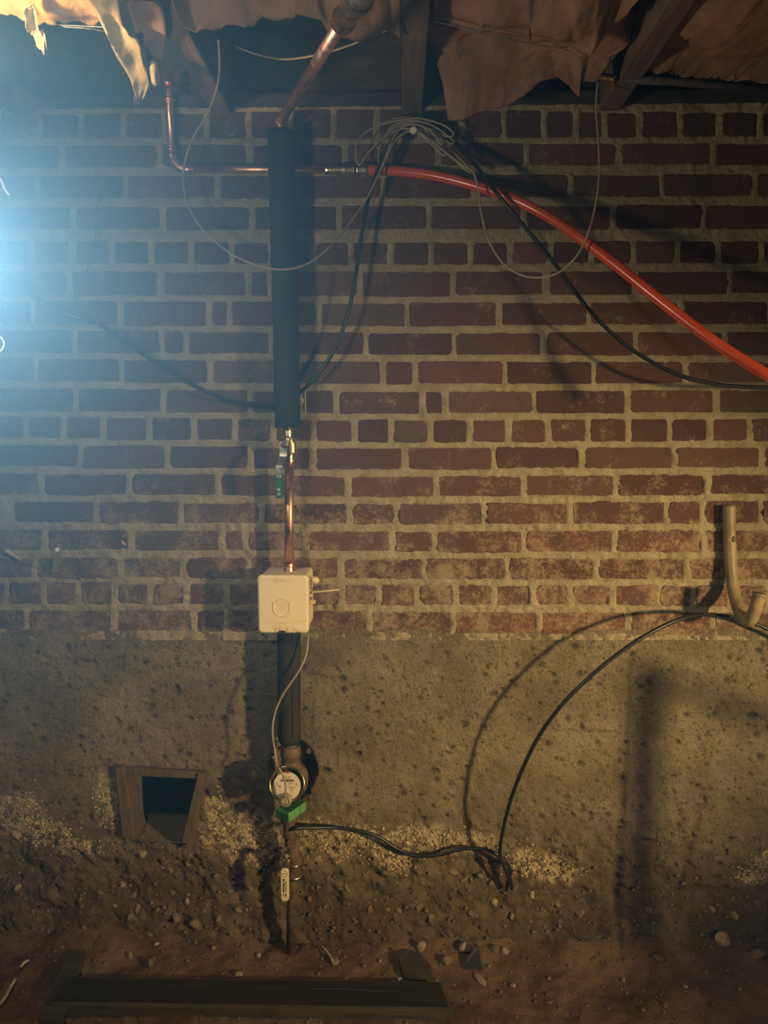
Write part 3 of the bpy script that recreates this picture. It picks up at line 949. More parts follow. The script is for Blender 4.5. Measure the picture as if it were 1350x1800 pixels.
# ------------------------------------------------------------------ cream control box
YF, YB = -0.142, -0.022
bx = empty('control_box', W(498, 1113, -0.09), 'cream plastic box mounted on the pipe below the copper riser', 'box')
a, b = W(454, 1113, YF), W(541.5, 1011.5, YF)
o = rrect(a.x, a.z, b.x, b.z, 0.009, 5)
o2 = inset(o, 0.0025)
mesh('body', *loft([(o, YF + .006), (o2, YF + .010), (o2, YB - .002), (inset(o2, .003), YB)]), M['box'], bx, False)
mesh('cover', *loft([(inset(o, .004), YF), (inset(o, .0012), YF + .0018), (o, YF + .004), (o, YF + .014), (inset(o, .001), YF + .0145)]), M['box'], bx, False)
ins = inset(o, .009)
# raised rim line on the cover, ring and bars of the round emblem
ring = []
for k in range(31):
    a_ = math.radians(150 + 240 * k / 30)
    ring.append(W(495 + 15 * math.cos(a_), 1068 - 15 * math.sin(a_), YF - .0005))
tube('round_rim', ring, 0.0016, M['box'], bx, 8)
tube('rim_tab', [W(479, 1059, YF - .0003), W(482, 1059.5, YF - .0005)], 0.0018, M['box'], bx, 6)
tube('rim_tab', [W(510, 1060, YF - .0003), W(515.5, 1061.5, YF - .0003)], 0.0013, M['box'], bx, 6)
ang = [math.radians(180 * k / 12) for k in range(13)]
tube('arch', [W(495 + 12 * math.cos(t_), 1062 - 9 * math.sin(t_), YF - .0001) for t_ in ang], 0.0008, M['boxink'], bx, 6)
strokes('bars', [(484, 1060, 506, 1060), (487, 1064.5, 503, 1064.5), (486, 1069, 504, 1069), (487, 1074, 503, 1074)], YF - .0001, M['boxink'], bx, .00045, .0004)
strokes('faint_lettering', [(482, 1017.5, 486, 1017), (486, 1017, 488, 1021), (488, 1021, 484, 1024.5), (484, 1024.5, 481, 1021), (481, 1021, 487, 1019), (491.5, 1018.5, 493.5, 1023), (493.5, 1023, 495.5, 1019),
                            (498, 1019, 498, 1023), (498, 1021, 501, 1021), (504.5, 1019, 504.5, 1023), (509, 1019, 509, 1024), (509, 1019, 512, 1019), (514.5, 1019, 514.5, 1024), (479, 1018, 479, 1023)], YF - .0001, M['boxink'], bx, .0007, .0003)
strokes('seam', [(459, 1091, 490, 1096), (490, 1096, 536, 1091), (490, 1096, 497, 1107)], YF - .0001, M['boxink'], bx, .0004, .0003)
k_ = W(550, 1020, -0.09)
rod('side_knob', k_ + Vector((-.012, 0, 0)), k_ + Vector((.016, 0, 0)), [(0, .006), (.3, .006), (.3, .0085), (.55, .0095), (.8, .0085), (.95, .005), (1, .001)], M['cream'], bx, 18, True)
k_ = W(548, 1058, -0.10)
rod('side_peg', k_ + Vector((-.010, 0, 0)), k_ + Vector((.0085, 0, 0)), [(0, .004), (.4, .004), (.4, .006), (.9, .006), (1, .004)], M['cream'], bx, 14)
k_ = W(456, 1021, -0.12)
rod('side_knob', k_ + Vector((.008, 0, 0)), k_ + Vector((-.006, 0, 0)), [(0, .006), (.7, .007), (1, .003)], M['cream'], bx, 14, True)
parts = [boxv((-.002, -.006, -.0022), (.002, .006, .0022), None, W(546.5, yy, -0.115)) for yy in (1022, 1028, 1034, 1042, 1052)]
mesh('side_slots', *join(parts), M['olive'], bx)
parts = [boxv((-.0075, -.002, -.004), (.0075, .004, .005), None, W(496, 1112, YF + .001))]
mesh('bottom_notch', *join(parts), M['conduitdark'], bx)
tube('tie_tail', spline([W(546, 1041, -0.07), W(566, 1039.5, -0.07), W(596, 1036.5, -0.065)], 4), 0.0022, M['cream'], bx, 8)

# ------------------------------------------------------------------ lower pipe, meter, valve
lp = empty('foam_covered_pipe', W(508, 1300, YR), 'black foam covered pipe between the cream box and the meter', 'pipe')
pts = [W(508, 1104, YR), W(508, 1180, YR), W(508, 1240, YR), W(508.5, 1290, YR), W(509, 1300, YR), W(509, 1306, YR)]
tube('foam_sleeve', pts, [.0285, .0287, .0287, .0287, .0280, .022], M['foam2'], lp, 28)
props(tube('seam', [p + Vector((.012, -.0262, 0)) for p in pts[:4]], 0.0012, M['black'], lp, 6))

mt = empty('water_meter', W(508, 1440, -0.08), 'round brass water meter with a pale dial below the foam pipe', 'meter')
rod('inlet', W(511, 1300, -.075), W(511, 1350, -.075), [(0, .016), (.2, .016), (.2, .024), (.5, .026), (.7, .022), (1, .028)], M['bronze'], mt, 20)
V, F = rockv(W(514, 1370, -.055), (.044, .036, .046), 31, sub=3, jag=0.05)
mesh('casting', V, F, M['bronze'], mt, True)
rod('outlet', W(508, 1400, -.075), W(508, 1470, -.075), [(0, .022), (.4, .019), (.4, .022), (.6, .022), (.6, .015), (1, .015)], M['bronze'], mt, 18)
for dx in (-1, 1):
    V, F = rockv(W(511 + dx * 31, 1315 + (4 if dx > 0 else 6), -.035), (.009, .012, .011), 60 + dx, sub=2, jag=.05)
    mesh('lug', V, F, M['iron'], mt, True)
dc = W(505, 1378, -.125)
dn = Vector((0.0, -0.94, 0.30)).normalized()
rod('register_housing', dc - dn * .055, dc + dn * .004, [(0, .036), (.6, .040), (.9, .0415), (1, .0405), (1, .037), (.86, .036)], M['iron'], mt, 40, True, False)
rod('chrome_ring', dc - dn * .002, dc + dn * .007, [(0, .0400), (0, .0432), (.5, .0438), (1, .0428), (1, .0405), (.5, .0395)], M['brass'], mt, 48, True, False)
up = Vector((0, dn.z, -dn.y)).normalized(); rt = Vector((1, 0, 0))
dcc = W(504.3, 1382, -.128)


def disc(name, c, r, mat, parent, th=.002, seg=36):
    return rod(name, c - dn * th, c, [(0, r), (1, r)], mat, parent, seg)


dial = disc('dial', dcc + dn * .002, .0335, M['dial'], mt)


def dmarks(name, rects, mat, lift=.0004):
    parts = []
    for (u0, v0, u1, v1) in rects:
        c0 = dcc + dn * (.002 + lift)
        V = [c0 + rt * u * .001 + up * v * .001 for u, v in ((u0, v0), (u1, v0), (u1, v1), (u0, v1))]
        V += [v - dn * .0003 for v in V]
        parts.append((V, [(0, 1, 2, 3), (4, 7, 6, 5), (0, 4, 5, 1), (1, 5, 6, 2), (2, 6, 7, 3), (3, 7, 4, 0)]))
    return mesh(name, *join(parts), mat, dial)


dmarks('counter_window', [(-15, 11, 17, 15.5)], M['ink'])
dmarks('dial_print', [(-12, 22, 10, 23), (-11, 19.5, 8, 20.3), (-8, 17.3, 9, 18.2), (5, 6, 17, 7.5), (3, -3, 20, -2), (6, -6, 16, -5.2), (9, -9, 14, -8), (-20, -3, -14, 2.5), (-25, 4, -23.5, 9), (22, 2, 24, 8), (-17, -12, -9, -11)], M['olive'])
dmarks('digits', [(x, 12.2, x + 2.4, 14.4) for x in (-13.5, -9.5, -5.5, 2.5, 7, 11.5)], M['dialgrey'], .0008)
dmarks('red_mark', [(-6, 30.5, 6, 34.5)], M['dialred'])
cc = W(501.5, 1408, -.150)
dq = Vector((0, -1, .12)).normalized()
rod('cable_plug', cc - dq * .03, cc + dq * .002, [(0, .013), (.5, .0155), (.95, .0150), (1, .0138)], M['dialgrey'], mt, 28, True)
rod('plug_rim', cc - dq * .0, cc + dq * .004, [(0, .0105), (0, .0125), (1, .0125), (1, .0105)], M['dialgrey'], mt, 28, True, False)
fc = bpy.data.curves.new('plug_text', 'FONT'); fc.body = 'ECR'; fc.size = .0085; fc.align_x = 'CENTER'; fc.align_y = 'CENTER'; fc.extrude = .0004
fo = bpy.data.objects.new('plug_text', fc); C.objects.link(fo)
dg = bpy.context.evaluated_depsgraph_get()
tm = bpy.data.meshes.new_from_object(fo.evaluated_get(dg))
bpy.data.objects.remove(fo)
tm.materials.clear(); tm.materials.append(M['white'])
to = bpy.data.objects.new('plug_lettering', tm); C.objects.link(to); to.parent = mt
to.location = (cc + dq * .0046) - Vector(ORIG[mt.name]); to.rotation_euler = (math.radians(83), 0, 0)

# green block below the dial
gb = empty('green_block', W(508, 1447, -.11), 'green plastic clamp block wedged under the meter dial', 'block')
G0, G1, G2 = W(484, 1423, -.115), W(507, 1431, -.150), W(537.5, 1408.5, -.105)
base_h = Vector((0, .004, -.0245))
back = G0 + (G2 - G1) * 1.0
V = [G0, G1, G2, back, G0 + base_h, G1 + base_h, G2 + base_h, back + base_h]
mesh('body', *bevelled(V, [(0, 1, 2, 3), (7, 6, 5, 4), (4, 5, 1, 0), (5, 6, 2, 1), (6, 7, 3, 2), (7, 4, 0, 3)], .0015, 2), M['green'], gb)
for f in (.36, .68):
    p = G1.lerp(G2, f) + Vector((0, -.0009, 0)); mesh('rib', *tubev([p, p + base_h], .0011, 6), M['green'], gb)
p = G0.lerp(G1, .45) + Vector((0, -.0009, 0)); mesh('rib', *tubev([p, p + base_h], .0011, 6), M['greenhandle'], gb)

# shut-off valve and bottom pipe
sv = empty('shutoff_valve', W(512, 1660, -.075), 'rusty supply pipe with white lever valve rising from the dirt floor', 'valve')
rod('rusty_pipe', W(512, 1672, -.07), W(515, 1468, -.075), [(0, .013), (.5, .013), (.6, .0125), (1, .0125)], M['rust'], sv, 20, True)
rod('valve_body', W(516, 1545, -.075), W(516, 1485, -.075), [(0, .013), (.15, .0165), (.3, .0165), (.35, .019), (.75, .021), (.8, .016), (1, .015)], M['rust'], sv, 20)
rod('steel_collar', W(516, 1519, -.075), W(516, 1515, -.075), [(0, .018), (0, .0205), (1, .0205), (1, .018)], M['steel'], sv, 24, True)
rod('steel_collar', W(516.5, 1541, -.075), W(516.5, 1536, -.075), [(0, .0180), (0, .0215), (1, .0215), (1, .018)], M['steel'], sv, 24, True)
rod('union_nut', W(514, 1488, -.075), W(514, 1472, -.075), [(0, .0165), (.2, .0195), (.8, .0195), (1, .0165)], M['rust'], sv, 6)
YV = -.118
hv = empty('valve_handle', (0, 0, 0), None, None); hv.parent = sv; hv.location = (0, 0, 0); ORIG[hv.name] = ORIG[sv.name]
hv['label'] = 'white plastic coated lever with dark print'
rod('stem_nut', W(504, 1505, -.08), W(504, 1505, YV - .006), [(0, .005), (.5, .005), (.5, .0075), (.95, .0075), (1, .005)], M['steel'], hv, 6)
strip = [W(504, 1503, YV), W(503.5, 1511, YV), W(502.5, 1514, YV - .004), W(502, 1527, YV - .012), W(501.5, 1530, YV - .012)]
V, F = [], []
for p in strip:
    for sx, sy in ((-1, -.5), (1, -.5), (1, .5), (-1, .5)):
        V.append(p + Vector((sx * .0088, sy * .0024, 0)))
for i in range(len(strip) - 1):
    for s in range(4):
        a = i * 4 + s; b_ = i * 4 + (s + 1) % 4
        F.append((a, b_, b_ + 4, a + 4))
F += [(3, 2, 1, 0), tuple(len(V) - 4 + s for s in range(4))]
mesh('lever', V, F, M['brass'], hv)
YW = YV - .013
a, b = W(494.2, 1583, YW), W(507.6, 1526, YW)
o = rrect(a.x, a.z, b.x, b.z, .0085, 6)
mesh('grip', *loft([(inset(o, .0012), YW - .004), (o, YW - .0025), (o, YW + .004), (inset(o, .001), YW + .005)]), M['cream'], hv)
strokes('dark_lettering', [(499, 1545, 499, 1568, .0021)], YW - .0041, M['ink'], hv)
strokes('fine_lettering', [(496.5, 1535.5, 504, 1535.5), (496.5, 1535.5, 496.5, 1538), (504, 1535.5, 504, 1538), (497, 1541, 503.5, 1541.5), (503, 1549, 503, 1566, .0009), (498.5, 1571, 498.5, 1575, .0009), (503, 1570, 503, 1577, .0007), (501.5, 1570, 501.5, 1576)], YW - .0041, M['olive'], hv, .0005)
strokes('pale_lettering', [(498.6, 1549, 498.6, 1553, .0009), (499.6, 1556, 499.6, 1566, .0005), (501.2, 1550, 501.2, 1567, .0005)], YW - .0049, M['white'], hv)

# ------------------------------------------------------------------ copper branch and red hose
YC = -0.030
cb = empty('copper_branch_pipe', W(300, 297, YC), 'slim copper branch bending from upright to level behind the foam sleeve', 'pipe')
tube('copper_tube', [W(296, 128, YC), W(297, 160, YC), W(301.5, 262, YC)], .0092, M['copper'], cb, 18)
el = spline([W(301.5, 262, YC), W(302, 272, YC), W(306, 284, YC), W(315, 293, YC), W(326, 297, YC), W(334, 297.5, YC)], 6)
tube('elbow', el, .0108, M['copper'], cb, 18)
tube('copper_tube', [W(330, 297.2, YC), W(585, 298, YC)], .0088, M['copper'], cb, 18)
for (x, y, hz, r) in ((296.3, 148, 0, .0128), (297.6, 176, 0, .0132), (297.7, 181, 0, .0115), (301, 258, 0, .0112), (301.6, 264, 0, .0132), (302.2, 275, 0, .0130), (326, 297, 1, .0130), (333, 297.3, 1, .0125), (339, 297.3, 1, .0112)):
    c = W(x, y, YC); dv = Vector((.0024, 0, 0)) if hz else Vector((0, 0, .0024))
    rod('press_ring', c - dv, c + dv, [(0, .009), (0, r * .94), (.5, r), (1, r * .94), (1, .009)], M['copper'], cb, 20, True)
hx = lambda x: W(x, 298.5, YC)
rod('brass_adapter', hx(573), hx(602), [(0, .009), (0, .0118), (.1, .0125), (.18, .0098), (.24, .0098), (.26, .0128), (.33, .0128), (.36, .0108), (.6, .0108), (.64, .0132), (1, .0132), (1, .009)], M['brass'], cb, 18)
rod('pale_washer', hx(602), hx(607), [(0, .009), (0, .0142), (1, .0142), (1, .009)], M['steel'], cb, 24)
rod('brass_adapter', hx(607), hx(625), [(0, .009), (0, .0125), (.7, .0125), (.72, .0150), (.9, .0150), (1, .011)], M['brass'], cb, 20)
rh = empty('red_hose', hx(640), 'glossy red water hose sweeping down to the right from the copper branch', 'hose')
RHP = [(632, 298, -.030), (660, 299, -.031), (700, 301, -.035), (760, 308, -.05), (830, 325, -.075), (900, 349, -.11), (960, 379, -.14), (1020, 419, -.18), (1080, 464, -.22), (1140, 512, -.26), (1200, 559, -.30), (1262, 605, -.34), (1345, 657, -.39), (1440, 707, -.44)]
tube('tube', spline([W(*p) for p in RHP], 8), .0112, M['hose_red'], rh, 20)
rod('crimp_sleeve', hx(627), hx(646), [(0, .0115), (0, .0135), (.1, .0142), (.2, .0130), (.8, .0130), (.85, .0145), (1, .0140), (1, .0113)], M['steel'], rh, 20)
props(rh.children[1], 'dull metal crimp sleeve')

# ------------------------------------------------------------------ cables
def cable(name, pts, r, mat, label=None, parent=None, k=8, seg=8):
    o = tube(name, spline([W(*p) for p in pts], k), r, mat, parent, seg)
    return props(o, label, 'cable') if label else o


cable('black_cable', [(-60, 440, -.20), (0, 482, -.20), (60, 522, -.19), (120, 553, -.18), (170, 568, -.16), (220, 602, -.13), (270, 635, -.10), (330, 672, -.08), (390, 700, -.06), (440, 709, -.045), (485, 710, -.035), (512, 700, -.030),
                      (530, 688, -.030), (560, 657, -.04), (590, 610, -.05), (612, 550, -.055), (624, 490, -.055), (633, 430, -.055), (645, 360, -.055), (660, 310, -.055), (680, 262, -.05), (702, 232, -.042), (727, 222, -.036),
                      (760, 228, -.038), (800, 252, -.044), (840, 296, -.095), (880, 348, -.135), (930, 408, -.135), (980, 470, -.13), (1030, 538, -.125), (1080, 590, -.12), (1130, 627, -.12), (1190, 658, -.125), (1250, 674, -.13), (1310, 680, -.14), (1420, 682, -.16)],
      .0046, M['black'], 'long black cable draped across the bricks from a nail above', None, 6)
bc = empty('beige_cable', W(728, 228, -.03), 'thin beige cable hung in a loose coil with two drooping loops', 'cable')
cable('left_loop', [(384, 70, -.40), (386, 120, -.34), (380, 160, -.26), (362, 205, -.17), (338, 245, -.12), (325, 285, -.10), (322, 320, -.10), (332, 365, -.11), (362, 410, -.13), (405, 445, -.135), (450, 466, -.14), (495, 474, -.145), (535, 466, -.14), (570, 443, -.12), (605, 405, -.09), (640, 357, -.07), (660, 318, -.065), (678, 280, -.062), (694, 248, -.06), (712, 233, -.06), (728, 230, -.06)], .0023, M['beige'], None, bc)
cable('right_loop', [(728, 228, -.06), (748, 240, -.065), (780, 265, -.08), (812, 290, -.10), (832, 303, -.11), (841, 335, -.12), (846, 375, -.12), (858, 420, -.13), (880, 458, -.145), (912, 482, -.165), (945, 488, -.18), (980, 480, -.20), (1012, 452, -.21), (1032, 415, -.215), (1046, 365, -.21), (1053, 310, -.20), (1052, 250, -.19), (1048, 195, -.18), (1050, 139, -.172)], .0023, M['beige'], None, bc)
COIL = [[(728, 226, -.055), (700, 228, -.06), (672, 245, -.065), (648, 268, -.065), (632, 290, -.06), (625, 272, -.06), (628, 250, -.06), (650, 228, -.06), (690, 214, -.06), (735, 208, -.06), (775, 218, -.06), (796, 232, -.062), (794, 240, -.06), (780, 238, -.055), (750, 222, -.055), (725, 216, -.055)],
        [(725, 218, -.05), (700, 222, -.05), (680, 235, -.055), (668, 255, -.055), (665, 280, -.055), (670, 294, -.055), (676, 280, -.058), (690, 245, -.06), (710, 222, -.06), (735, 220, -.065), (760, 232, -.068), (776, 255, -.07), (783, 272, -.07), (775, 270, -.07), (755, 250, -.065), (738, 236, -.06)],
        [(668, 217, -.05), (700, 212, -.052), (740, 214, -.055), (770, 226, -.055), (792, 243, -.055), (798, 250, -.055), (790, 252, -.055), (765, 240, -.05), (740, 222, -.05), (712, 216, -.05), (690, 222, -.05), (672, 246, -.052), (663, 262, -.052)],
        [(690, 209, -.045), (720, 206, -.045), (750, 212, -.05), (780, 245, -.055), (805, 275, -.06), (824, 295, -.065), (829, 303, -.065), (820, 300, -.065), (800, 282, -.06), (782, 268, -.06), (760, 244, -.055), (742, 222, -.05), (715, 212, -.048), (680, 216, -.048)]]
for k, c in enumerate(COIL):
    cable('coil_loop', c, .0021, M['beige'], None, bc, 6)
cc2 = W(727, 229, -.066)
rod('cable_clip', W(727, 229, -.03), W(727, 229, -.073), [(0, .0022), (.6, .0022), (.6, .0075), (.95, .0085), (1, .006)], M['white'], bc, 10)
props(bc.children[-1], 'white plastic clip')
props(cable('thin_cable', [(300, 40, -.12), (360, 60, -.12), (400, 76, -.12), (450, 95, -.12), (495, 104, -.12), (540, 100, -.13), (590, 88, -.16), (640, 70, -.2), (700, 45, -.24)], .0022, M['beige'], 'thin grey cable sagging between two joists behind the slanting copper pipe'))
cable('meter_wire', [(541, 1112, -.10), (541, 1130, -.115), (537, 1155, -.125), (525, 1180, -.13), (508, 1205, -.13), (495, 1225, -.128), (483, 1255, -.125), (479, 1285, -.125), (483, 1320, -.125), (487, 1345, -.135), (491, 1352, -.15), (498, 1363, -.155), (502, 1380, -.158), (502, 1397, -.160), (501.8, 1402, -.158)],
      .0026, M['beige'], 'thin pale wire running from the cream box down to the meter dial')
cable('meter_cable', [(506, 1459, -.085), (520, 1456, -.09), (550, 1455, -.07), (590, 1455, -.05), (630, 1460, -.045), (665, 1471, -.04), (695, 1490, -.035), (730, 1504, -.035), (770, 1503, -.035), (810, 1493, -.04), (845, 1492, -.04), (870, 1500, -.045), (890, 1515, -.042), (897, 1532, -.042), (893, 1552, -.04), (890, 1564, -.03)],
      .0050, M['black'], 'black cable lying along the footing from the meter to the loop')
cable('looped_cable', [(1400, 1130, -.05), (1350, 1106, -.05), (1310, 1090, -.048), (1270, 1082, -.066), (1230, 1081, -.10), (1185, 1092, -.13), (1130, 1120, -.15), (1080, 1154, -.155), (1030, 1196, -.155), (985, 1242, -.15), (945, 1298, -.14), (915, 1360, -.125), (895, 1415, -.11), (883, 1465, -.09), (879, 1500, -.07), (886, 1522, -.06), (896, 1545, -.055), (900, 1562, -.045)],
      .0048, M['black'], 'black cable arching from the hooked conduit down to the footing')
cable('pale_wire', [(-20, 290, -.5), (0, 314, -.5), (8, 332, -.5), (16, 343, -.5)], .0016, M['white'], 'short white wire end curving in at the left edge, higher of two')
cable('pale_wire', [(-14, 586, -.5), (-4, 590, -.5), (4, 596, -.5), (7, 605, -.5), (3, 615, -.5), (-4, 618, -.5), (-14, 616, -.5)], .0016, M['white'], 'small white wire loop at the left edge below the black cable')
cable('grey_wire', [(1370, 150, -.1), (1352, 180, -.1), (1340, 200, -.1), (1334, 222, -.1), (1333, 244, -.1)], .0026, M['beige'], 'short grey wire end hanging at the top right edge')
cable('thin_black_wire', [(178, 330, -.04), (170, 370, -.04), (168, 410, -.04), (160, 450, -.04), (148, 490, -.04), (133, 528, -.04), (124, 548, -.03)], .0014, M['black'], 'thin dark wire dangling on the glare-washed bricks at the left')

# ------------------------------------------------------------------ hooked conduit, rod with brass stub, clips
hc = empty('hooked_conduit', W(1290, 1000, -.04), 'dusty plastic conduit hooked up like a J on the right of the wall', 'conduit')
HP = [(1281.5, 888, -.022), (1282, 930, -.022), (1283.5, 970, -.024), (1286, 1010, -.03), (1291, 1045, -.05), (1299, 1072, -.085), (1309, 1088, -.115), (1318, 1090, -.135), (1325, 1078, -.145), (1331, 1060, -.15), (1335, 1045, -.15)]
tube('conduit', spline([W(*p) for p in HP], 8), .0145, M['conduit'], hc, 24)
e = W(1335, 1045, -.15); d_ = (W(1335, 1045, -.15) - W(1331, 1060, -.15)).normalized()
rod('open_end', e - d_ * .006, e + d_ * .0035, [(0, .0148), (.5, .0158), (1, .0155), (1, .012), (.4, .0115)], M['conduit'], hc, 24)
rod('bore', e - d_ * .002, e + d_ * .0039, [(0, .0115), (1, .0115)], M['black'], hc, 20)
yy = -.0385
ring = [W(1289.5 + 3 * math.cos(t_), 948 - 4.5 * math.sin(t_), yy) for t_ in [math.radians(a_) for a_ in range(-90, 91, 18)]]
tube('printed_mark', ring + [W(1288.3, 943.5, yy), W(1288.3, 952.5, yy)], .0009, M['conduitdark'], hc, 6)
rd = empty('dark_rod', W(1080, 140, -.16), 'dark rod with a brass stub end at the top right', 'rod')
tube('rod', [W(1076, 138, -.16), W(1180, 143, -.155), W(1420, 162, -.14)], .0085, M['iron'], rd, 14)
rod('brass_stub', W(1051, 134, -.172), W(1080, 139, -.17), [(0, .004), (0, .0075), (.1, .0085), (.9, .0085), (1, .0075), (1, .003)], M['brass'], rd, 16)
cl = empty('wire_clip', W(533, 705, -.03), 'small cream clip and upright pin just right of the foam sleeve', 'clip')
tube('pin', [W(536, 689, -.012), W(537.3, 725, -.012)], .0016, M['cream'], cl, 6)
tube('hook', spline([W(527, 702, -.03), W(530, 701, -.03), W(532.5, 704, -.03), (W(530.5, 708.5, -.03))], 5), .0022, M['cream'], cl, 8)
V, F = boxv((-.006, -.003, -.022), (.006, .003, .022), None, W(531, 707, -.006)); mesh('base_plate', V, F, M['conduit'], cl)

# ------------------------------------------------------------------ vent surround
vf = empty('vent_frame', W(283, 1480, -.02), 'leaning wooden surround of the small dark vent hole in the footing', 'frame')


def plank(name, quad, y, th, mat, parent, lab=None):
    f = [W(a, b, y) for a, b in quad]
    V = f + [p + Vector((0, th, 0)) for p in f]
    o = mesh(name, *bevelled(V, [(0, 3, 2, 1), (4, 5, 6, 7), (0, 1, 5, 4), (1, 2, 6, 5), (2, 3, 7, 6), (3, 0, 4, 7)], .0025, 1), mat, parent)
    return o


plank('lintel', [(214, 1350), (358, 1358), (350, 1370), (216, 1364)], -.022, .04, M['framewood'], vf)
plank('jamb', [(201, 1350), (217, 1350), (238, 1470), (214, 1474)], -.026, .03, M['framewood'], vf)
plank('jamb', [(217, 1352), (222, 1364), (241, 1470), (236, 1472)], -.018, .07, M['framewood'], vf)
plank('jamb', [(347, 1360), (361, 1361), (336, 1486), (318, 1482)], -.030, .035, M['framewood'], vf)
V, F = rockv(W(298, 1450, .10), (.026, .03, .018), 71, sub=2); mesh('rubble', V, F, M['stone'], base)
V, F = rockv(W(268, 1466, .08), (.03, .03, .014), 72, sub=2); mesh('rubble', V, F, M['stone'], base)

# ------------------------------------------------------------------ things stuck on the wall at the left
V, F = tubev(spline([W(3, 970, -.02), W(12, 968, -.03), W(22, 975, -.03), (W(38, 985, -.025))], 4), [.002, .003, .004, .005, .006, .006, .006, .005, .005, .004, .003, .002, .001], 7)
props(mesh('paint_flake', V, F, M['twig'], None, True), 'curled pale flake sticking out of the bricks at the left edge', 'flake')
V, F = tubev(spline([W(212, 950, -.008), W(217, 955, -.012), W(222, 959, -.009)], 4), [.001, .003, .004, .004, .004, .004, .003, .002, .001], 6)
props(mesh('brick_flake', V, F, M['pinkbit'], None, True), 'small pink flake on a joint of the left bricks', 'flake')
bk = empty('iron_strap', W(98, 985, -.01), 'short pale metal strap with a bolt hanging on the left bricks', 'strap')
V, F = bevelled([W(a, b, y) for a, b, y in ((90, 1006, -.012), (103, 1006, -.012), (107, 972, -.014), (94, 972, -.014), (90, 1006, -.004), (103, 1006, -.004), (107, 972, -.005), (94, 972, -.005))], [(0, 1, 2, 3), (7, 6, 5, 4), (4, 5, 1, 0), (5, 6, 2, 1), (6, 7, 3, 2), (7, 4, 0, 3)], .001, 1)
mesh('plate', V, F, M['conduit'], bk)
rod('bolt', W(101, 966, .0), W(101, 966, -.02), [(0, .004), (.5, .004), (.5, .007), (1, .006)], M['steel'], bk, 8)
V, F = bevelled(*boxv((-.028, -.02, -.012), (.028, .012, .022), Matrix.Rotation(.5, 3, 'Y'), W(44, 178, -.08)), .004, 1)
props(mesh('wood_block', V, F, M['joist']), 'short bright wood block under the joist at the left edge', 'block')
props(cable('thin_cable', [(-10, 135, -.14), (6, 150, -.14), (14, 165, -.14), (8, 190, -.14), (4, 225, -.14), (2, 270, -.13)], .0034, M['black'], 'dark cable dropping past the wood block at the left edge'))

# ------------------------------------------------------------------ things on the dirt floor
def lie(x, y, up_=0.0):
    p = Zp(x, y, 0.0)
    p = Zp(x, y, fz(p.x, p.y))
    return Vector((p.x, p.y, fz(p.x, p.y) + up_))


a, b = lie(100, 1766), lie(778, 1764)
yc = (a.y + b.y) / 2; zt = 0.020
tb = empty('old_timber', ((a.x + b.x) / 2, yc, 0), 'long dark timber with a split lying on the dirt floor in front', 'timber')
V, F = boxv((a.x, yc - .045, -.02), (b.x, yc + .045, zt))
V[1].x += .03; V[5].x += .02; V[2].x -= .01
mesh('beam', *bevelled(V, F, .006, 2), M['darkwood'], tb)
sp = spline([Vector((x_, yc + .008 + .004 * math.sin(k), zt + .0002)) for k, x_ in enumerate(np.linspace(b.x - .36, b.x - .02, 7))], 4)
mesh('split', *tubev(sp, [.0006 + .0042 * math.sin(math.pi * i / (len(sp) - 1)) for i in range(len(sp))], 6, True), M['shard'], tb)
pa, pb, pc, pd = lie(122, 1668), lie(152, 1668), lie(112, 1812), lie(66, 1812)
V = [v + Vector((0, 0, .004)) for v in (pd, pc, pb, pa)]
V = [Vector((v.x, v.y, .0)) for v in V] + [Vector((v.x, v.y, .012)) for v in V]
props(mesh('floor_board', *bevelled(V, [(3, 2, 1, 0), (4, 5, 6, 7), (0, 1, 5, 4), (1, 2, 6, 5), (2, 3, 7, 6), (3, 0, 4, 7)], .002, 1), M['darkwood']), 'narrow dark board lying end-on to the wall at the lower left', 'board')


def stone(x, y, sx, sy, sz, mat, label, seed, rot=0.0, cat='stone', group=None, tilt=0.0, sub=2, parent=None):
    c = lie(x, y, sz * .45)
    V, F = rockv(c, (sx, sy, sz), seed, Matrix.Rotation(rot, 3, 'Z') @ Matrix.Rotation(tilt, 3, 'X'), sub)
    return props(mesh('stone', V, F, M[mat], parent), label, cat, group)


c = lie(735, 1706)
V = [lie(x_, y_, .004) for x_, y_ in ((700, 1690), (722, 1680), (735, 1682), (757, 1708), (758, 1728), (738, 1730), (708, 1722))]
n = len(V); top = [v + Vector((0, 0, .012)) for v in V]; bot = [v + Vector((0, 0, -.012)) for v in V]
props(mesh('slate_slab', top + bot, [tuple(range(n))[::-1], tuple(range(n, 2 * n))] + [(i, (i + 1) % n, n + (i + 1) % n, n + i) for i in range(n)], M['slate']), 'flat dark five-sided slab sunk in the dirt', 'slab')
p0 = lie(811, 1706); p1 = lie(848, 1706)
tp = W(836, 1661, p0.y + .03); tq = W(842, 1668, p0.y + .03)
V = [p0, p1, p1 + Vector((0, .02, 0)), p0 + Vector((.012, .02, 0)), tp, tq, tq + Vector((0, .008, 0)), tp + Vector((0, .008, 0))]
props(mesh('black_shard', V, [(3, 2, 1, 0), (4, 5, 6, 7), (0, 1, 5, 4), (1, 2, 6, 5), (2, 3, 7, 6), (3, 0, 4, 7)], M['shard']), 'pointed black shard standing up in the dirt', 'shard')
stone(844, 1724, .010, .026, .006, 'palestone', 'tan flat flake of stone in front of the black shard', 501, .5)
stone(816, 1671, .020, .016, .016, 'palestone', 'tan stone touching the left side of the black shard', 502)
stone(785, 1692, .016, .014, .012, 'stone', 'rounded brown clod between the slab and the black shard', 503)
stone(740, 1668, .013, .012, .016, 'palestone', 'tan stone at the wall foot just above the dark slab', 504)
stone(703, 1723, .006, .006, .005, 'white', 'tiny white pebble left of the dark slab', 505)
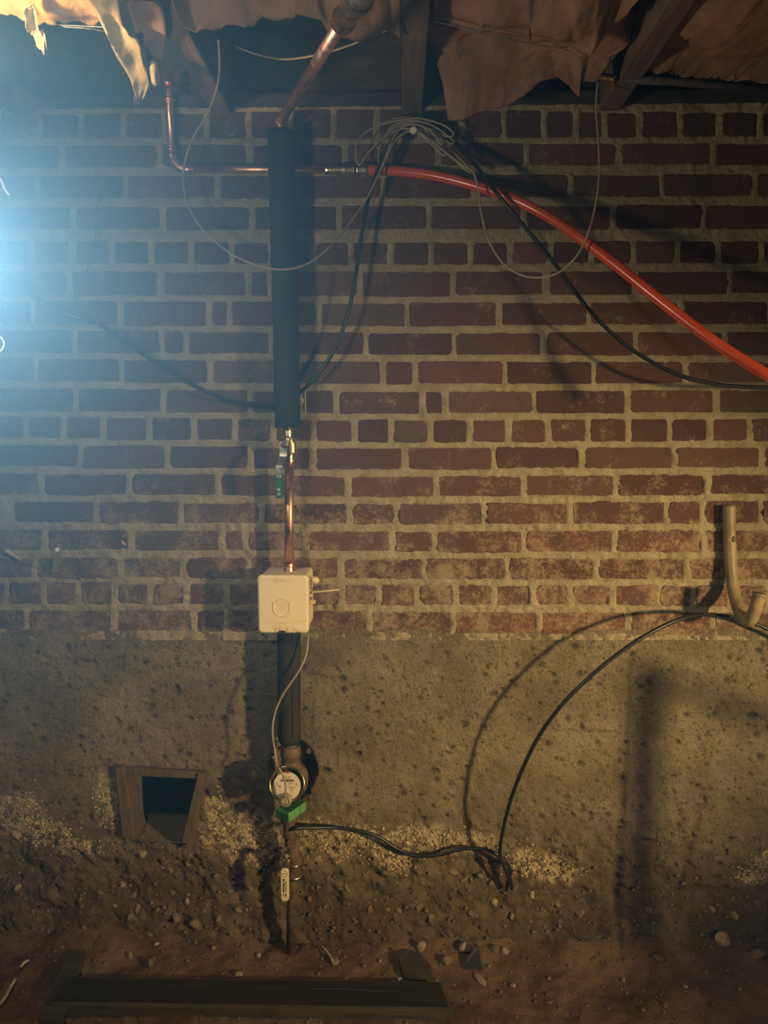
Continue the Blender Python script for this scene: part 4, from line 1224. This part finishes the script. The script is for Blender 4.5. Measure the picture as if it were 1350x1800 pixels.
stone(888, 1674, .013, .012, .011, 'palestone', 'rounded tan stone right of the black shard', 506)
stone(902, 1734, .007, .006, .006, 'palestone', 'small pale stone among gravel right of the tan flake', 507)
stone(590, 1692, .014, .010, .013, 'stone', 'jagged brown stone on the dirt right of the supply pipe', 508, .8)
stone(420, 1716, .011, .010, .011, 'palestone', 'egg-shaped tan stone left of the supply pipe', 509)
stone(266, 1698, .010, .012, .014, 'stone', 'angular brown stone on the dark soil below the vent hole', 510)
stone(228, 1684, .008, .006, .012, 'palestone', 'pale chipped stone left of the angular brown one', 511)
stone(275, 1661, .009, .006, .008, 'palestone', 'small pale triangular stone near the footing below the vent', 512)
stone(1160, 1678, .020, .012, .008, 'stone', 'flat grey-brown stone at the wall foot on the right', 513)
stone(1270, 1652, .024, .016, .020, 'palestone', 'larger tan rubble lump at the wall foot, far right', 514)
stone(1330, 1680, .026, .02, .014, 'stone', 'brown rubble lump at the right edge of the floor', 515)
stone(870, 1668, .014, .012, .010, 'stone', 'brown stone between the shard and the rounded tan stone', 516)
for k, (x, y) in enumerate([(455, 1680), (520, 1735), (640, 1700), (668, 1690), (690, 1668), (930, 1690), (965, 1720), (1000, 1700), (1040, 1690), (1095, 1725), (1130, 1775), (1060, 1735), (1205, 1735), (1240, 1712), (330, 1690), (350, 1725),
                            (185, 1695), (560, 1712), (610, 1725), (770, 1745), (1170, 1770), (1300, 1740), (375, 1668), (880, 1745), (860, 1700), (700, 1690)]):
    s = random.uniform(.005, .009)
    stone(x, y, s * 1.2, s, s * .8, 'stone' if k % 3 else 'palestone', None, 540 + k, random.uniform(0, 3), None, sub=1, parent=fl)
props(tube('pale_stick', spline([lie(-6, 1780, .012), lie(8, 1765, .014), lie(18, 1745, .016), lie(29, 1728, .012)], 4), [.004] * 12 + [.002], M['twig'], None, 8), 'pale dry stick on the ground at the lower left edge', 'stick')
props(tube('pale_stick', spline([lie(36, 1706, .01), lie(44, 1700, .012), lie(50, 1694, .008)], 4), .0035, M['twig'], None, 8), 'very short pale stick beside the longer one', 'stick')
props(tube('dry_twig', spline([lie(565, 1672, .012), lie(576, 1684, .014), lie(585, 1696, .01)], 4), .002, M['twig'], None, 6), 'thin dry twig on the dirt next to the jagged stone', 'stick')

# post and brace added out of view to cast the upright shadow
wb = W(1137, 1165, 0); wr = W(1350, 1246, 0); L_ = WORK
pt = wb.lerp(L_, .34); pr = wr.lerp(L_, .34)
pp = empty('shadow_post', (pt.x, pt.y, 0), 'unseen post with a sloping brace, added to cast the upright shadow', 'post')
V, F = bevelled(*boxv((pt.x - .018, pt.y - .018, -.02), (pt.x + .018, pt.y + .018, pt.z)), .003, 1)
mesh('upright', V, F, M['joist'], pp)
mesh('brace', *tubev([pt + Vector((-.02, .0, -.012)), pt.lerp(pr, 2.2) + Vector((0, 0, -.012))], .0125, 8), M['joist'], pp)

# ------------------------------------------------------------------ blue lens glare imitated by an added scattering volume
n = N('lens_glare')
n.t.nodes.remove(n.b)
v = n.t.nodes.new('ShaderNodeVolumePrincipled')
v.inputs['Color'].default_value = (0.17, 0.47, 1.0, 1)
dist = n.n('ShaderNodeVectorMath', operation='DISTANCE')
n.set(dist.inputs[0], n.pos()); dist.inputs[1].default_value = HANG
n.set(v.inputs['Density'], n.ramp(dist.outputs['Value'], 1.0, 0.0, 0.03, 1.05))
v.inputs['Anisotropy'].default_value = 0.0
n.t.links.new(v.outputs[0], n.t.nodes['Material Output'].inputs['Volume'])
V, F = boxv((-2.5, -2.9, 0.02), (2.5, -0.001, 2.27))
props(mesh('glare_volume', V, F, n.m), 'bluish volume added to imitate lens glare around the left lamp', 'glare_volume', None, 'stuff')
